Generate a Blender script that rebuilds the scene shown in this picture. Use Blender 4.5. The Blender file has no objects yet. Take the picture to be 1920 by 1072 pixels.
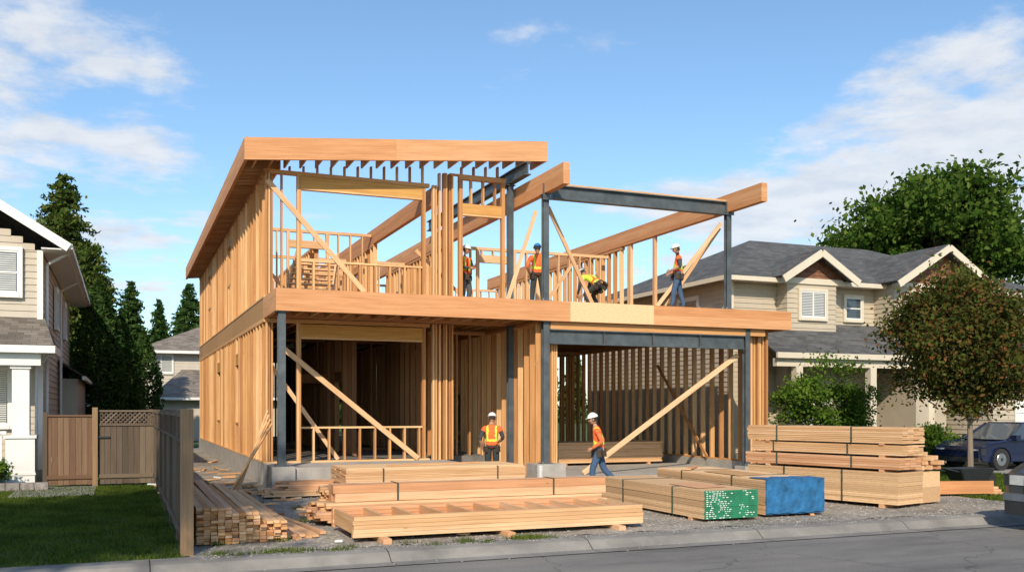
import bpy, math, random
import numpy as np
from mathutils import Vector, Matrix
R = random.Random(7)
sc = bpy.context.scene
V3 = Vector

# ------------------------------------------------------------------ materials
MATS = {}
def newmat(name):
    m = bpy.data.materials.new(name); m.use_nodes = True
    nt = m.node_tree; b = nt.nodes["Principled BSDF"]
    MATS[name] = m
    return m, nt, b
def N(nt, t, **kw):
    n = nt.nodes.new(t)
    for k, v in kw.items(): setattr(n, k, v)
    return n
def ramp(nt, fac, stops):
    r = N(nt, 'ShaderNodeValToRGB'); e = r.color_ramp.elements
    while len(e) < len(stops): e.new(0.5)
    for i, (p, c) in enumerate(stops):
        e[i].position = p; e[i].color = (*c, 1)
    nt.links.new(fac, r.inputs[0]); return r.outputs[0]
def mix(nt, fac, a, b, mode='MIX'):
    n = N(nt, 'ShaderNodeMix', data_type='RGBA', blend_type=mode)
    if isinstance(fac, (int, float)): n.inputs[0].default_value = fac
    else: nt.links.new(fac, n.inputs[0])
    for s, v in ((6, a), (7, b)):
        if isinstance(v, tuple): n.inputs[s].default_value = (*v, 1)
        else: nt.links.new(v, n.inputs[s])
    return n.outputs[2]
def bump(nt, b, h, strength=.3, dist=.01):
    n = N(nt, 'ShaderNodeBump'); n.inputs['Strength'].default_value = strength; n.inputs['Distance'].default_value = dist
    nt.links.new(h, n.inputs['Height']); nt.links.new(n.outputs[0], b.inputs['Normal'])
def noise(nt, vec, scale, detail=5, rough=.6):
    n = N(nt, 'ShaderNodeTexNoise'); n.inputs['Scale'].default_value = scale
    n.inputs['Detail'].default_value = detail; n.inputs['Roughness'].default_value = rough
    if vec is not None: nt.links.new(vec, n.inputs['Vector'])
    return n.outputs[0]
def mapping(nt, out, sx, sy, sz=1):
    m = N(nt, 'ShaderNodeMapping'); m.inputs['Scale'].default_value = (sx, sy, sz)
    nt.links.new(out, m.inputs[0]); return m.outputs[0]

def wood(name, ca, cb, cc, knots=.6, rough=.75):
    m, nt, b = newmat(name)
    tc = N(nt, 'ShaderNodeTexCoord'); g = N(nt, 'ShaderNodeNewGeometry')
    base = ramp(nt, g.outputs['Random Per Island'], [(0, ca), (.5, cb), (1, cc)])
    n1 = noise(nt, mapping(nt, tc.outputs['UV'], .7, 48), 1.0, 4)
    gr = ramp(nt, n1, [(.3, (.80, .74, .68)), (.7, (1.07, 1.05, 1.03))])
    c = mix(nt, 1.0, base, gr, 'MULTIPLY')
    n2 = noise(nt, mapping(nt, tc.outputs['UV'], .8, 9), 1.0, 3)
    c = mix(nt, 1.0, c, ramp(nt, n2, [(.35, (.88, .82, .76)), (.6, (1.04, 1.03, 1.02))]), 'MULTIPLY')
    v = N(nt, 'ShaderNodeTexVoronoi'); v.inputs['Scale'].default_value = 1.0
    nt.links.new(mapping(nt, tc.outputs['UV'], 1.7, 6.5), v.inputs['Vector'])
    kn = ramp(nt, v.outputs['Distance'], [(.03, (.4, .27, .2)), (.09, (1, 1, 1))])
    c = mix(nt, knots, c, mix(nt, 1.0, c, kn, 'MULTIPLY'))
    nt.links.new(c, b.inputs['Base Color']); b.inputs['Roughness'].default_value = rough
    bump(nt, b, n1, .25, .004)
    return m
wood('wood_stud', (.42, .19, .065), (.64, .36, .15), (.76, .51, .27))
wood('wood_pale', (.60, .36, .18), (.70, .455, .25), (.77, .54, .33))
wood('wood_glulam', (.56, .265, .11), (.62, .31, .14), (.67, .37, .185), .4)
wood('wood_fir', (.56, .29, .145), (.66, .38, .21), (.73, .47, .29), .8)
wood('wood_yellow', (.58, .32, .08), (.64, .38, .12), (.6, .33, .1), .3)
wood('wood_shade', (.20, .10, .04), (.30, .16, .07), (.40, .23, .11), .3)  # darker stud copy, interior shade put into the wood colour
wood('fence_old', (.085, .066, .05), (.13, .10, .075), (.17, .135, .10), .3, .9)
wood('fence_red', (.13, .075, .045), (.17, .10, .06), (.20, .13, .08), .3, .9)
wood('fence_post', (.24, .16, .09), (.28, .19, .11), (.3, .2, .12), .3, .9)
wood('bark', (.07, .05, .035), (.09, .065, .045), (.1, .075, .055), .3, .95)
wood('trunk_pale', (.2, .17, .14), (.22, .19, .155), (.24, .2, .16), .3, .95)

def plain(name, col, rough=.6, metal=0., var=.15, scale=6., bmp=0., spec=None, coat=0):
    m, nt, b = newmat(name)
    tc = N(nt, 'ShaderNodeTexCoord')
    n1 = noise(nt, tc.outputs['Object'], scale, 6)
    lo = tuple(max(0, c * (1 - var)) for c in col); hi = tuple(c * (1 + var) for c in col)
    nt.links.new(ramp(nt, n1, [(.3, lo), (.7, hi)]), b.inputs['Base Color'])
    b.inputs['Roughness'].default_value = rough; b.inputs['Metallic'].default_value = metal
    if spec is not None: b.inputs['Specular IOR Level'].default_value = spec
    b.inputs['Coat Weight'].default_value = coat
    if bmp: bump(nt, b, noise(nt, tc.outputs['Object'], scale * 6, 5), bmp, .01)
    return m
def osb(name, a, b_, c_):
    m, nt, b = newmat(name)
    tc = N(nt, 'ShaderNodeTexCoord'); g = N(nt, 'ShaderNodeNewGeometry')
    n1 = noise(nt, mapping(nt, tc.outputs['UV'], 3, 9), 4.0, 4, .7)
    c = ramp(nt, n1, [(.3, a), (.5, b_), (.7, c_)])
    rr = ramp(nt, g.outputs['Random Per Island'], [(0, (.72, .66, .60)), (1, (1.1, 1.08, 1.06))])
    nt.links.new(mix(nt, 1.0, c, rr, 'MULTIPLY'), b.inputs['Base Color']); b.inputs['Roughness'].default_value = .8
osb('osb', (.42, .23, .09), (.54, .32, .14), (.62, .40, .20))
osb('plywood', (.62, .40, .21), (.70, .47, .26), (.76, .55, .33))
plain('steel', (.085, .10, .108), .5, .2, .3, 3)
plain('steel_plate', (.13, .14, .15), .45, .6, .2, 3)
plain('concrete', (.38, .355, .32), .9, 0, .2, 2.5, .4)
plain('concrete_shaded', (.16, .15, .14), .9, 0, .25, 2.5, .4)  # slab under the deck: interior shade put into the concrete colour
plain('shade_panel', (.04, .034, .03), .9, 0, .3, 2)  # near-black colour stands in for the darkness of the lower interior
plain('concrete_kerb', (.215, .2, .18), .9, 0, .35, 1.2, .6)
plain('white_trim', (.72, .71, .68), .5, 0, .04, 3)
plain('cream_trim', (.62, .55, .43), .6, 0, .05, 3)
plain('siding_beige', (.48, .42, .34), .7, 0, .06, 2)
plain('siding_cream', (.45, .385, .29), .7, 0, .06, 2)
plain('siding_far', (.5, .45, .38), .7, 0, .06, 2)
plain('shingle_gable', (.20, .09, .05), .85, 0, .35, 9)
plain('stone', (.24, .21, .19), .9, 0, .5, 7, .5)
plain('blind', (.55, .55, .52), .6, 0, .05, 3)
plain('door_dark', (.05, .04, .035), .5)
plain('strap', (.05, .07, .05), .5)
plain('wrap_green', (.02, .19, .095), .55, 0, .25, 5)
plain('wrap_blue', (.02, .125, .28), .55, 0, .4, 5, .8)
plain('wrap_white', (.62, .66, .6), .6)
plain('rubber', (.02, .02, .02), .85)
plain('chrome', (.4, .41, .42), .3, .9)
plain('paint_blue', (.012, .02, .06), .25, .3, .05, 2, coat=.6)
plain('paint_grey', (.09, .08, .07), .3, .5, .05, 2, coat=.6)
plain('lamp_lens', (.5, .5, .48), .15)
plain('lamp_red', (.4, .02, .01), .2)
plain('plastic_dark', (.025, .028, .03), .5)
plain('tarp_white', (.6, .6, .58), .6)
plain('meter_grey', (.2, .21, .21), .5)
for nm, c in dict(skin=(.42, .22, .14), hair=(.03, .02, .015), vest_orange=(.85, .13, .03), vest_lime=(.55, .72, .06),
                  shirt_orange=(.7, .16, .05), shirt_dark=(.045, .05, .055), shirt_olive=(.14, .12, .08), jeans=(.045, .09, .17),
                  pants_dark=(.03, .035, .035), pants_grey=(.08, .08, .085), boots=(.05, .03, .018), helmet_white=(.75, .75, .73),
                  helmet_blue=(.02, .14, .4), leather=(.05, .035, .025), eye=(.02, .02, .02), glove=(.12, .09, .06), lips=(.3, .12, .09)).items():
    plain(nm, c, .45 if 'helmet' in nm else .85, 0, .12, 14)

m, nt, b = newmat('glass')
b.inputs['Base Color'].default_value = (.05, .065, .08, 1); b.inputs['Roughness'].default_value = .06; b.inputs['Specular IOR Level'].default_value = .8

def shingle(name, col):
    m, nt, b = newmat(name); tc = N(nt, 'ShaderNodeTexCoord')
    br = N(nt, 'ShaderNodeTexBrick'); br.inputs['Scale'].default_value = 1
    br.inputs['Brick Width'].default_value = .33; br.inputs['Row Height'].default_value = .15
    br.inputs['Mortar Size'].default_value = .006
    br.inputs['Color1'].default_value = (*[c * .7 for c in col], 1); br.inputs['Color2'].default_value = (*[c * 1.35 for c in col], 1)
    br.inputs['Mortar'].default_value = (*[c * .4 for c in col], 1)
    nt.links.new(tc.outputs['UV'], br.inputs['Vector'])
    n1 = noise(nt, tc.outputs['UV'], .8, 6)
    c = mix(nt, 1.0, br.outputs[0], ramp(nt, n1, [(.3, (.75, .75, .75)), (.7, (1.2, 1.2, 1.2))]), 'MULTIPLY')
    nt.links.new(c, b.inputs['Base Color']); b.inputs['Roughness'].default_value = .95
    bump(nt, b, br.outputs['Fac'], -.5, .01)
shingle('roof_grey', (.09, .09, .088)); shingle('roof_brown', (.16, .135, .11)); shingle('roof_far', (.2, .17, .14))

def leafmat(name, a, b_, c_, tl=.35):
    m, nt, b = newmat(name); nt.nodes.remove(b)
    out = nt.nodes['Material Output']; g = N(nt, 'ShaderNodeNewGeometry'); tc = N(nt, 'ShaderNodeTexCoord')
    c = ramp(nt, g.outputs['Random Per Island'], [(0, a), (.55, b_), (1, c_)])
    c = mix(nt, 1.0, c, ramp(nt, noise(nt, tc.outputs['Object'], 1.1, 3), [(.35, (.6, .65, .6)), (.65, (1.3, 1.22, 1.1))]), 'MULTIPLY')
    d = N(nt, 'ShaderNodeBsdfDiffuse'); t = N(nt, 'ShaderNodeBsdfTranslucent'); mx = N(nt, 'ShaderNodeMixShader')
    mx.inputs[0].default_value = tl
    nt.links.new(c, d.inputs[0]); nt.links.new(c, t.inputs[0]); nt.links.new(d.outputs[0], mx.inputs[1]); nt.links.new(t.outputs[0], mx.inputs[2])
    nt.links.new(mx.outputs[0], out.inputs[0])
leafmat('leaf_green', (.04, .09, .015), (.075, .14, .025), (.13, .18, .04))
leafmat('leaf_bush', (.05, .11, .015), (.09, .17, .025), (.15, .22, .04))
leafmat('leaf_maple', (.055, .085, .02), (.10, .12, .03), (.19, .08, .035))
leafmat('needle', (.05, .09, .02), (.085, .13, .03), (.15, .17, .05), .25)
leafmat('needle_dark', (.03, .07, .022), (.05, .105, .028), (.085, .13, .04), .25)
leafmat('grass_blade', (.05, .09, .015), (.08, .13, .02), (.14, .16, .04), .3)

def groundmat(name, stops, sc1, bscale, bs=.5, bd=.02, vor=None, stain=None):
    m, nt, b = newmat(name); tc = N(nt, 'ShaderNodeTexCoord')
    n1 = noise(nt, tc.outputs['Object'], sc1, 8, .65); c = ramp(nt, n1, stops)
    n2 = noise(nt, tc.outputs['Object'], bscale, 6, .7)
    c = mix(nt, 1.0, c, ramp(nt, n2, [(.3, (.6, .6, .6)), (.7, (1.35, 1.35, 1.35))]), 'MULTIPLY')
    if stain:
        n3 = noise(nt, mapping(nt, tc.outputs['Object'], .35, 1.4), .9, 6, .7)
        c = mix(nt, 1.0, c, ramp(nt, n3, [(.36, (.72, .72, .73)), (.5, (1, 1, 1)), (.66, (1.14, 1.12, 1.08))]), 'MULTIPLY')
        v2 = N(nt, 'ShaderNodeTexVoronoi', feature='DISTANCE_TO_EDGE'); v2.inputs['Scale'].default_value = .33
        wv = N(nt, 'ShaderNodeVectorMath', operation='ADD'); nt.links.new(tc.outputs['Object'], wv.inputs[0])
        nn = N(nt, 'ShaderNodeTexNoise'); nn.inputs['Scale'].default_value = 1.3; nn.inputs['Detail'].default_value = 6; nt.links.new(tc.outputs['Object'], nn.inputs['Vector']); nt.links.new(nn.outputs['Color'], wv.inputs[1]); nt.links.new(wv.outputs[0], v2.inputs['Vector'])
        c = mix(nt, .7, c, mix(nt, 1.0, c, ramp(nt, v2.outputs['Distance'], [(.002, (.35, .35, .35)), (.006, (1, 1, 1))]), 'MULTIPLY'))
    if vor:
        v = N(nt, 'ShaderNodeTexVoronoi'); v.inputs['Scale'].default_value = vor; nt.links.new(tc.outputs['Object'], v.inputs['Vector'])
        c = mix(nt, .75, c, mix(nt, 1.0, c, ramp(nt, v.outputs['Color'], [(0, (.5, .5, .5)), (1, (1.6, 1.58, 1.5))]), 'MULTIPLY'))
        bump(nt, b, v.outputs['Distance'], -bs, bd)
    else: bump(nt, b, n2, bs, bd)
    nt.links.new(c, b.inputs['Base Color']); b.inputs['Roughness'].default_value = .95
groundmat('grass', [(.3, (.04, .075, .015)), (.55, (.065, .11, .02)), (.75, (.11, .13, .035))], .8, 40)
groundmat('soil', [(.3, (.07, .08, .03)), (.7, (.12, .11, .05))], .5, 10)
groundmat('gravel', [(.3, (.17, .145, .12)), (.5, (.27, .245, .21)), (.72, (.37, .33, .275))], .7, 9, .8, .02, 28)
groundmat('asphalt', [(.3, (.15, .142, .132)), (.5, (.18, .171, .158)), (.75, (.215, .204, .187))], .35, 90, .4, .004, None, True)
groundmat('driveway', [(.3, (.25, .24, .22)), (.7, (.33, .31, .28))], .5, 40, .3, .004)
plain('stonebit', (.28, .255, .225), .95, 0, .5, 3)

# ------------------------------------------------------------------ mesh builder
class MB:
    def __init__(s): s.v = []; s.f = []; s.m = []; s.uv = []; s.mats = []; s.M = None; s.jit = .0015
    def mi(s, n):
        if n not in s.mats: s.mats.append(n)
        return s.mats.index(n)
    def add(s, pts, faces, mat, uvs):
        o = len(s.v)
        for p in pts:
            p = V3(p)
            if s.M is not None: p = s.M @ p
            s.v.append(tuple(p))
        for f, u in zip(faces, uvs):
            s.f.append([o + i for i in f]); s.m.append(s.mi(mat)); s.uv += list(u)
    def obox(s, c, ax, ay, az, mat):
        c, ax, ay, az = V3(c), V3(ax), V3(ay), V3(az)
        if s.jit:
            for a in (ax, ay, az):
                l = a.length
                if l > 0: a *= (l + R.uniform(0, s.jit)) / l
        pts = [c + ax * (1 if i & 1 else -1) + ay * (1 if i & 2 else -1) + az * (1 if i & 4 else -1) for i in range(8)]
        F = [((0, 4, 6, 2), 1, 2), ((1, 3, 7, 5), 1, 2), ((0, 1, 5, 4), 0, 2), ((2, 6, 7, 3), 0, 2), ((0, 2, 3, 1), 0, 1), ((4, 5, 7, 6), 0, 1)]
        L = (ax.length, ay.length, az.length); ou, ov = R.uniform(0, 50), R.uniform(0, 50)
        faces = []; uvs = []
        for f, p, q in F:
            if L[q] > L[p]: p, q = q, p
            faces.append(f)
            uvs.append([(ou + L[p] * (1 if i >> p & 1 else -1), ov + L[q] * (1 if i >> q & 1 else -1)) for i in f])
        s.add(pts, faces, mat, uvs)
    def box(s, x0, x1, y0, y1, z0, z1, mat):
        s.obox(((x0 + x1) / 2, (y0 + y1) / 2, (z0 + z1) / 2), ((x1 - x0) / 2, 0, 0), (0, (y1 - y0) / 2, 0), (0, 0, (z1 - z0) / 2), mat)
    def beam(s, p0, p1, w, h, mat, up=(0, 0, 1)):
        p0, p1 = V3(p0), V3(p1); d = p1 - p0; L = d.length; d.normalize()
        sd = d.cross(V3(up)).normalized(); t = sd.cross(d)
        s.obox((p0 + p1) / 2, sd * w / 2, d * L / 2, t * h / 2, mat)
    def poly(s, pts, mat, thick=0):
        pts = [V3(p) for p in pts]; n = (pts[1] - pts[0]).cross(pts[2] - pts[0]).normalized()
        e = (pts[1] - pts[0]).normalized(); g = n.cross(e)
        uv = [((p - pts[0]).dot(e), (p - pts[0]).dot(g)) for p in pts]; k = len(pts)
        if not thick: s.add(pts, [tuple(range(k))], mat, [uv]); return
        low = [p - n * thick for p in pts]
        faces = [tuple(range(k)), tuple(range(2 * k - 1, k - 1, -1))]; uvs = [uv, uv[::-1]]
        for i in range(k):
            j = (i + 1) % k; faces.append((i, k + i, k + j, j)); uvs.append([(0, 0)] * 4)
        s.add(pts + low, faces, mat, uvs)
    def cyl(s, p0, p1, r0, r1, n, mat):
        p0, p1 = V3(p0), V3(p1); d = (p1 - p0); L = d.length; d.normalize()
        a = d.cross(V3((0, 0, 1)) if abs(d.z) < .9 else V3((1, 0, 0))).normalized(); b = d.cross(a)
        pts = []
        for p, r in ((p0, r0), (p1, r1)):
            for i in range(n):
                t = 2 * math.pi * i / n; pts.append(p + a * math.cos(t) * r + b * math.sin(t) * r)
        faces = []; uvs = []
        for i in range(n):
            j = (i + 1) % n; faces.append((i, j, n + j, n + i)); w = 2 * math.pi * r0 / n
            uvs.append([(0, i * w), (0, (i + 1) * w), (L, (i + 1) * w), (L, i * w)])
        faces.append(tuple(range(n - 1, -1, -1))); uvs.append([(0, 0)] * n)
        faces.append(tuple(range(n, 2 * n))); uvs.append([(0, 0)] * n)
        s.add(pts, faces, mat, uvs)
    def sphere(s, c, rx, ry, rz, mat, nu=14, nv=9, v0=0., v1=1., fn=None, M=None):
        c = V3(c); pts = []; faces = []; uvs = []
        for j in range(nv + 1):
            th = math.pi * (v0 + (v1 - v0) * j / nv)
            for i in range(nu):
                ph = 2 * math.pi * i / nu
                p = V3((rx * math.sin(th) * math.cos(ph), ry * math.sin(th) * math.sin(ph), rz * math.cos(th)))
                if fn: p = fn(p)
                if M is not None: p = M @ p
                pts.append(c + p)
        for j in range(nv):
            for i in range(nu):
                k = (i + 1) % nu
                faces.append((j * nu + i, (j + 1) * nu + i, (j + 1) * nu + k, j * nu + k)); uvs.append([(0, 0)] * 4)
        s.add(pts, faces, mat, uvs)
    def build(s, name, parent=None, smooth=False):
        me = bpy.data.meshes.new(name); me.from_pydata(s.v, [], s.f); me.update()
        for n in s.mats: me.materials.append(MATS[n])
        me.polygons.foreach_set('material_index', s.m)
        ul = me.uv_layers.new(name='UVMap'); ul.data.foreach_set('uv', [c for u in s.uv for c in u])
        if smooth: me.polygons.foreach_set('use_smooth', [True] * len(s.f))
        o = bpy.data.objects.new(name, me); sc.collection.objects.link(o)
        if parent is not None: o.parent = parent
        return o
def empty(name, loc=(0, 0, 0), rz=0.):
    e = bpy.data.objects.new(name, None); sc.collection.objects.link(e); e.location = loc; e.rotation_euler = (0, 0, rz); e.empty_display_size = .3
    return e
def quads(name, Q, mat, parent=None):
    n = len(Q); me = bpy.data.meshes.new(name)
    me.vertices.add(4 * n); me.vertices.foreach_set('co', Q.reshape(-1).astype(np.float32))
    me.loops.add(4 * n); me.loops.foreach_set('vertex_index', np.arange(4 * n, dtype=np.int32))
    me.polygons.add(n); me.polygons.foreach_set('loop_start', np.arange(0, 4 * n, 4, dtype=np.int32))
    me.update(calc_edges=True); me.validate()
    me.materials.append(MATS[mat])
    o = bpy.data.objects.new(name, me); sc.collection.objects.link(o)
    if parent is not None: o.parent = parent
    return o

# ------------------------------------------------------------------ timber frame house
house = empty('timber_frame_house')
def stud_wall(mb, p0, p1, z0, z1, sp=.4, ops=(), dep=.14, t=.045, mat='wood_stud', top2=True, hd=.3, off=0.):
    p0, p1 = V3((*p0, 0)), V3((*p1, 0)); d = p1 - p0; L = d.length; d.normalize(); n = V3((d.y, -d.x, 0))
    def st(sx, za, zb, w=t, dd=dep, m=mat):
        c = p0 + d * sx + n * R.uniform(-.004, .004) + V3((0, 0, (za + zb) / 2)); mb.obox(c, d * w / 2, n * dd / 2, V3((0, 0, (zb - za) / 2)), m)
    def pl(sa, sb, za, h=.045, m=mat, dd=dep):
        c = p0 + d * (sa + sb) / 2 + V3((0, 0, za + h / 2)); mb.obox(c, d * (sb - sa) / 2, n * (dd / 2 + .001), V3((0, 0, h / 2)), m)
    pl(0, L, z1 - .045)
    if top2: pl(0, L, z1 - .092)
    zt = z1 - (.092 if top2 else .045); zb = z0 + .045
    segs = []; cur = 0
    for o in ops:
        if o[2] <= z0 + .05: segs.append((cur, o[0])); cur = o[1]
    segs.append((cur, L))
    for a, b_ in segs:
        if b_ > a: pl(a, b_, z0)
    k = 0
    while k * sp + off <= L + .01:
        s_ = min(max(k * sp + off, t / 2), L - t / 2); k += 1
        hit = [o for o in ops if o[0] - .03 < s_ < o[1] + .03]
        if not hit: st(s_, zb, zt)
        else:
            o = hit[0]
            if o[2] > zb + .1: st(s_, zb, o[2] - .05)
            if zt - (o[3] + hd) > .1: st(s_, o[3] + hd, zt)
    for o in ops:
        for s_ in (o[0] - t * .5, o[0] - t * 1.55, o[1] + t * .5, o[1] + t * 1.55): st(s_, zb, zt)
        pl(o[0], o[1], o[3], hd, 'wood_yellow' if hd > .25 else mat, dep * .9)
        pl(o[0], o[1], o[3] - .045, .04)
        if o[2] > zb + .1: pl(o[0] - .0, o[1] + .0, o[2] - .045)

F1, D0, D1, PL = .55, 4.18, 4.70, 7.92
mb = MB()
mb.box(-.05, 4.7, 0, 2.2, -.2, .55, 'concrete'); mb.box(-.05, 4.7, 2.203, 23.7, -.2, .547, 'concrete_shaded'); mb.box(-.055, .0, 2.2, 23.7, -.2, .54, 'concrete')
mb.box(4.7, 6.8, 3.9, 23.7, -.2, .545, 'concrete_shaded')
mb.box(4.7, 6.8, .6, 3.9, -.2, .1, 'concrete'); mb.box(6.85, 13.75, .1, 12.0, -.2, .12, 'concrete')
mb.box(6.8, 13.75, 12.0, 23.7, -.2, .5, 'concrete_shaded'); mb.box(13.75, 14.0, .0, 23.7, -.2, .35, 'concrete')
mb.box(-.15, .38, -.12, .42, -.2, .58, 'concrete'); mb.box(6.45, 7.25, -.2, .5, -.2, .5, 'concrete'); mb.box(12.85, 13.4, -.15, .35, -.2, .3, 'concrete')
mb.build('foundation', house)
def hcol(mb, x, y, z0, z1, s_=.15):
    mb.box(x - s_ / 2, x + s_ / 2, y - s_ / 2, y - s_ / 2 + .015, z0, z1, 'steel'); mb.box(x - s_ / 2, x + s_ / 2, y + s_ / 2 - .015, y + s_ / 2, z0, z1, 'steel')
    mb.box(x - .03, x + .03, y - s_ / 2 + .015, y + s_ / 2 - .015, z0, z1, 'steel')
    mb.box(x - s_ * .9, x + s_ * .9, y - s_ * .9, y + s_ * .9, z0, z0 + .02, 'steel_plate'); mb.box(x - s_ * .8, x + s_ * .8, y - s_ * .8, y + s_ * .8, z1 - .02, z1, 'steel_plate')
    for dx in (-1, 1):
        for dy in (-1, 1): mb.cyl((x + dx * s_ * .7, y + dy * s_ * .7, z0 + .02), (x + dx * s_ * .7, y + dy * s_ * .7, z0 + .06), .012, .012, 6, 'chrome')
def ibeam(mb, p0, p1, h, w=.2):
    p0, p1 = V3(p0), V3(p1); u = V3((0, 0, h / 2 - .0125))
    mb.beam(p0 + u, p1 + u, w, .025, 'steel'); mb.beam(p0 - u, p1 - u, w, .025, 'steel'); mb.beam(p0, p1, .03, h - .05, 'steel')
mb = MB()
hcol(mb, .1, .12, .58, D0, .17); hcol(mb, 6.83, .15, .5, D0, .17); hcol(mb, 13.1, .15, .3, D0, .16); hcol(mb, 6.6, 2.0, .1, D0, .16)
hcol(mb, 6.83, .15, D1, 7.46, .15); hcol(mb, 12.47, .15, D1, 7.42, .15); hcol(mb, 6.6, 2.0, D1, 8.08, .15)
ibeam(mb, (6.93, .15, 3.79), (13.0, .15, 3.79), .38); ibeam(mb, (6.92, .15, 7.54), (12.38, .15, 7.54), .36)
ibeam(mb, (6.6, .75, 8.27), (6.6, 9.5, 8.27), .34, .18)
for x in (8.5, 10.0, 11.5): mb.box(x - .006, x + .006, .06, .24, 3.63, 3.95, 'steel_plate')
mb.box(6.70, 6.96, .0, .02, 7.3, 7.72, 'steel_plate'); mb.box(12.34, 12.6, .03, .05, 7.35, 7.7, 'steel_plate')
for x in (6.76, 6.9, 12.4, 12.54):
    for z in (7.4, 7.5, 7.6): mb.cyl((x, -.02 if x < 8 else .01, z), (x, .0 if x < 8 else .03, z), .012, .012, 6, 'chrome')
mb.build('steel_frame', house)
mb = MB()
def glulam(mb, p0, p1, w, h, n=4, mat='wood_glulam'):
    p0, p1 = V3(p0), V3(p1); t = h / n
    for k in range(n):
        o = V3((0, 0, -h / 2 + (k + .5) * t)); mb.beam(p0 + o, p1 + o, w - .004 * (k % 2), t - .0015, mat)
glulam(mb, (6.83, -1.13, 7.735), (6.83, 19, 7.735), .18, .53)
glulam(mb, (12.47, -1.5, 7.67), (12.47, 19, 7.67), .18, .49)
glulam(mb, (4.5, 2.2, 7.66), (4.5, 19, 7.66), .14, .48)
mb.beam((6.95, .15, 7.745), (12.36, .15, 7.745), .18, .04, 'wood_pale')
mb.beam((6.95, .15, 4.08), (13.7, .15, 4.08), .14, .19, 'wood_stud')
mb.build('glulam_beams', house)
mb = MB()
def lamx(x0, x1, y0, y1, z0, z1, mat, n=3):
    t = (z1 - z0) / n
    for k in range(n): mb.box(x0, x1, y0 + .003 * (k % 2), y1, z0 + k * t + .0005, z0 + (k + 1) * t - .0005, mat)
lamx(-.05, 7.45, -.06, .03, D0, D1, 'wood_glulam', 2); lamx(7.453, 9.95, -.062, .03, D0 + .004, D1 - .002, 'plywood', 1); lamx(9.953, 14.5, -.06, .03, D0, D1, 'wood_glulam', 2)
lamx(-.05, .04, .034, 2.1, D0, D1, 'wood_glulam', 2); mb.box(14.41, 14.5, .032, 23.7, D0, D1, 'wood_glulam')
y = 2.1
while y < 23.6: mb.box(-.035, .01, y + .002, min(y + 2.44, 23.68), D0 + .0, D1 - .01, 'osb'); y += 2.44
mb.box(0, 14.4, 23.6, 23.66, D0, D1, 'osb')
x = .3
while x < 14.4:
    mb.box(x - .022, x + .022, .032, 14, D0 + .07, D1 - .05, 'wood_yellow' if R.random() < .6 else 'wood_stud'); x += .4
mb.box(.05, 14.40, 1.95, 2.09, D0 + .02, D0 + .25, 'wood_glulam')
for i in range(6):
    for j in range(20): mb.box(.045 + i * 2.4 + .001, .045 + (i + 1) * 2.4 - .003 - (.04 if i == 5 else 0), .035 + j * 1.18, .035 + (j + 1) * 1.18 - .003, D1 - .045, D1 - .012, 'osb')
mb.build('floor_deck', house)
mb = MB()
def cluster(z0, z1a, z1b):
    for i, (o, w) in enumerate(((0, .05), (.075, .045), (.19, .05), (.30, .045), (.36, .045), (.47, .05), (.535, .045))):
        mb.box(4.37 + o, 4.37 + o + w, 2.0 + (.05 if i in (2, 5) else 0) + R.uniform(0, .02), 2.15 + (.05 if i in (2, 5) else 0), z0, z1b if i > 1 else z1a, 'wood_stud')
stud_wall(mb, (0, 2.08), (4.28, 2.08), D1, PL, .4, [(.88, 4.08, 5.7, 7.52)], hd=.3)
cluster(D1, 7.9, 8.25)
stud_wall(mb, (5.12, 2.08), (6.48, 2.08), D1, 8.22, .35, [(.1, 1.24, D1, 7.2)], hd=.28)
mb.box(4.85, 6.5, 2.01, 2.14, 8.22, 8.26, 'wood_stud')
stud_wall(mb, (0.02, 23.6), (0.02, 2.0), D1, PL, .6, [(12.7, 13.7, 6.0, 7.3), (5, 6.2, 6, 7.3)], off=.3)
for i in range(3): mb.box(.0 + i * .065, .045 + i * .065, 1.995, 2.15, D1, PL - .1, 'wood_stud')
stud_wall(mb, (0.1, 9.0), (4.4, 9.0), D1, 7.75, .4, [(1.6, 2.8, 5.6, 7.2)], t=.04, mat='wood_pale', hd=.2)
stud_wall(mb, (0.1, 13.0), (6.7, 13.0), D1, 7.5, .4, [(3.2, 4.2, D1, 6.9)], t=.04, mat='wood_pale', hd=.2)
stud_wall(mb, (2.6, 9.1), (2.6, 18.0), D1, 7.3, .4, [(2, 3, D1, 6.8)], t=.04, hd=.2)
stud_wall(mb, (4.5, 8.8), (4.5, 18.0), D1, 7.41, .4, [(2, 3, D1, 6.8)], t=.04, hd=.2)
stud_wall(mb, (0.1, 18.0), (12.5, 18.0), D1, 7.3, .4, [(4, 6, 5.6, 6.9), (8.5, 10, 5.6, 6.9)], t=.04, mat='wood_pale', hd=.2)
stud_wall(mb, (0.1, 23.55), (12.5, 23.55), D1, 7.3, .5, [(2, 4, 5.6, 6.9)], t=.04, hd=.2)
stud_wall(mb, (6.83, 16.0), (6.83, 8.0), D1, 7.46, .4, t=.045)
stud_wall(mb, (6.9, 7.2), (12.4, 7.2), D1, 7.25, .4, [(.7, 1.9, D1, 6.8)], t=.04, mat='wood_pale', hd=.2)
stud_wall(mb, (12.47, 18.0), (12.47, 6.2), D1, 7.42, .45, t=.045)
for yy in (4.05, 5.6, 5.7): mb.box(12.42, 12.52, yy, yy + .12, D1, 7.42, 'wood_pale')
mb.box(9.6, 9.72, 7.0, 7.1, D1, 7.2, 'wood_pale')
for i in range(9): mb.beam((.9 + i * .1, 5.0 + i * .35, 5.0 + .2 * i), (2.2 + i * .1, 5.0 + i * .35, 5.0 + .2 * i), .26, .04, 'wood_pale')
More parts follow.
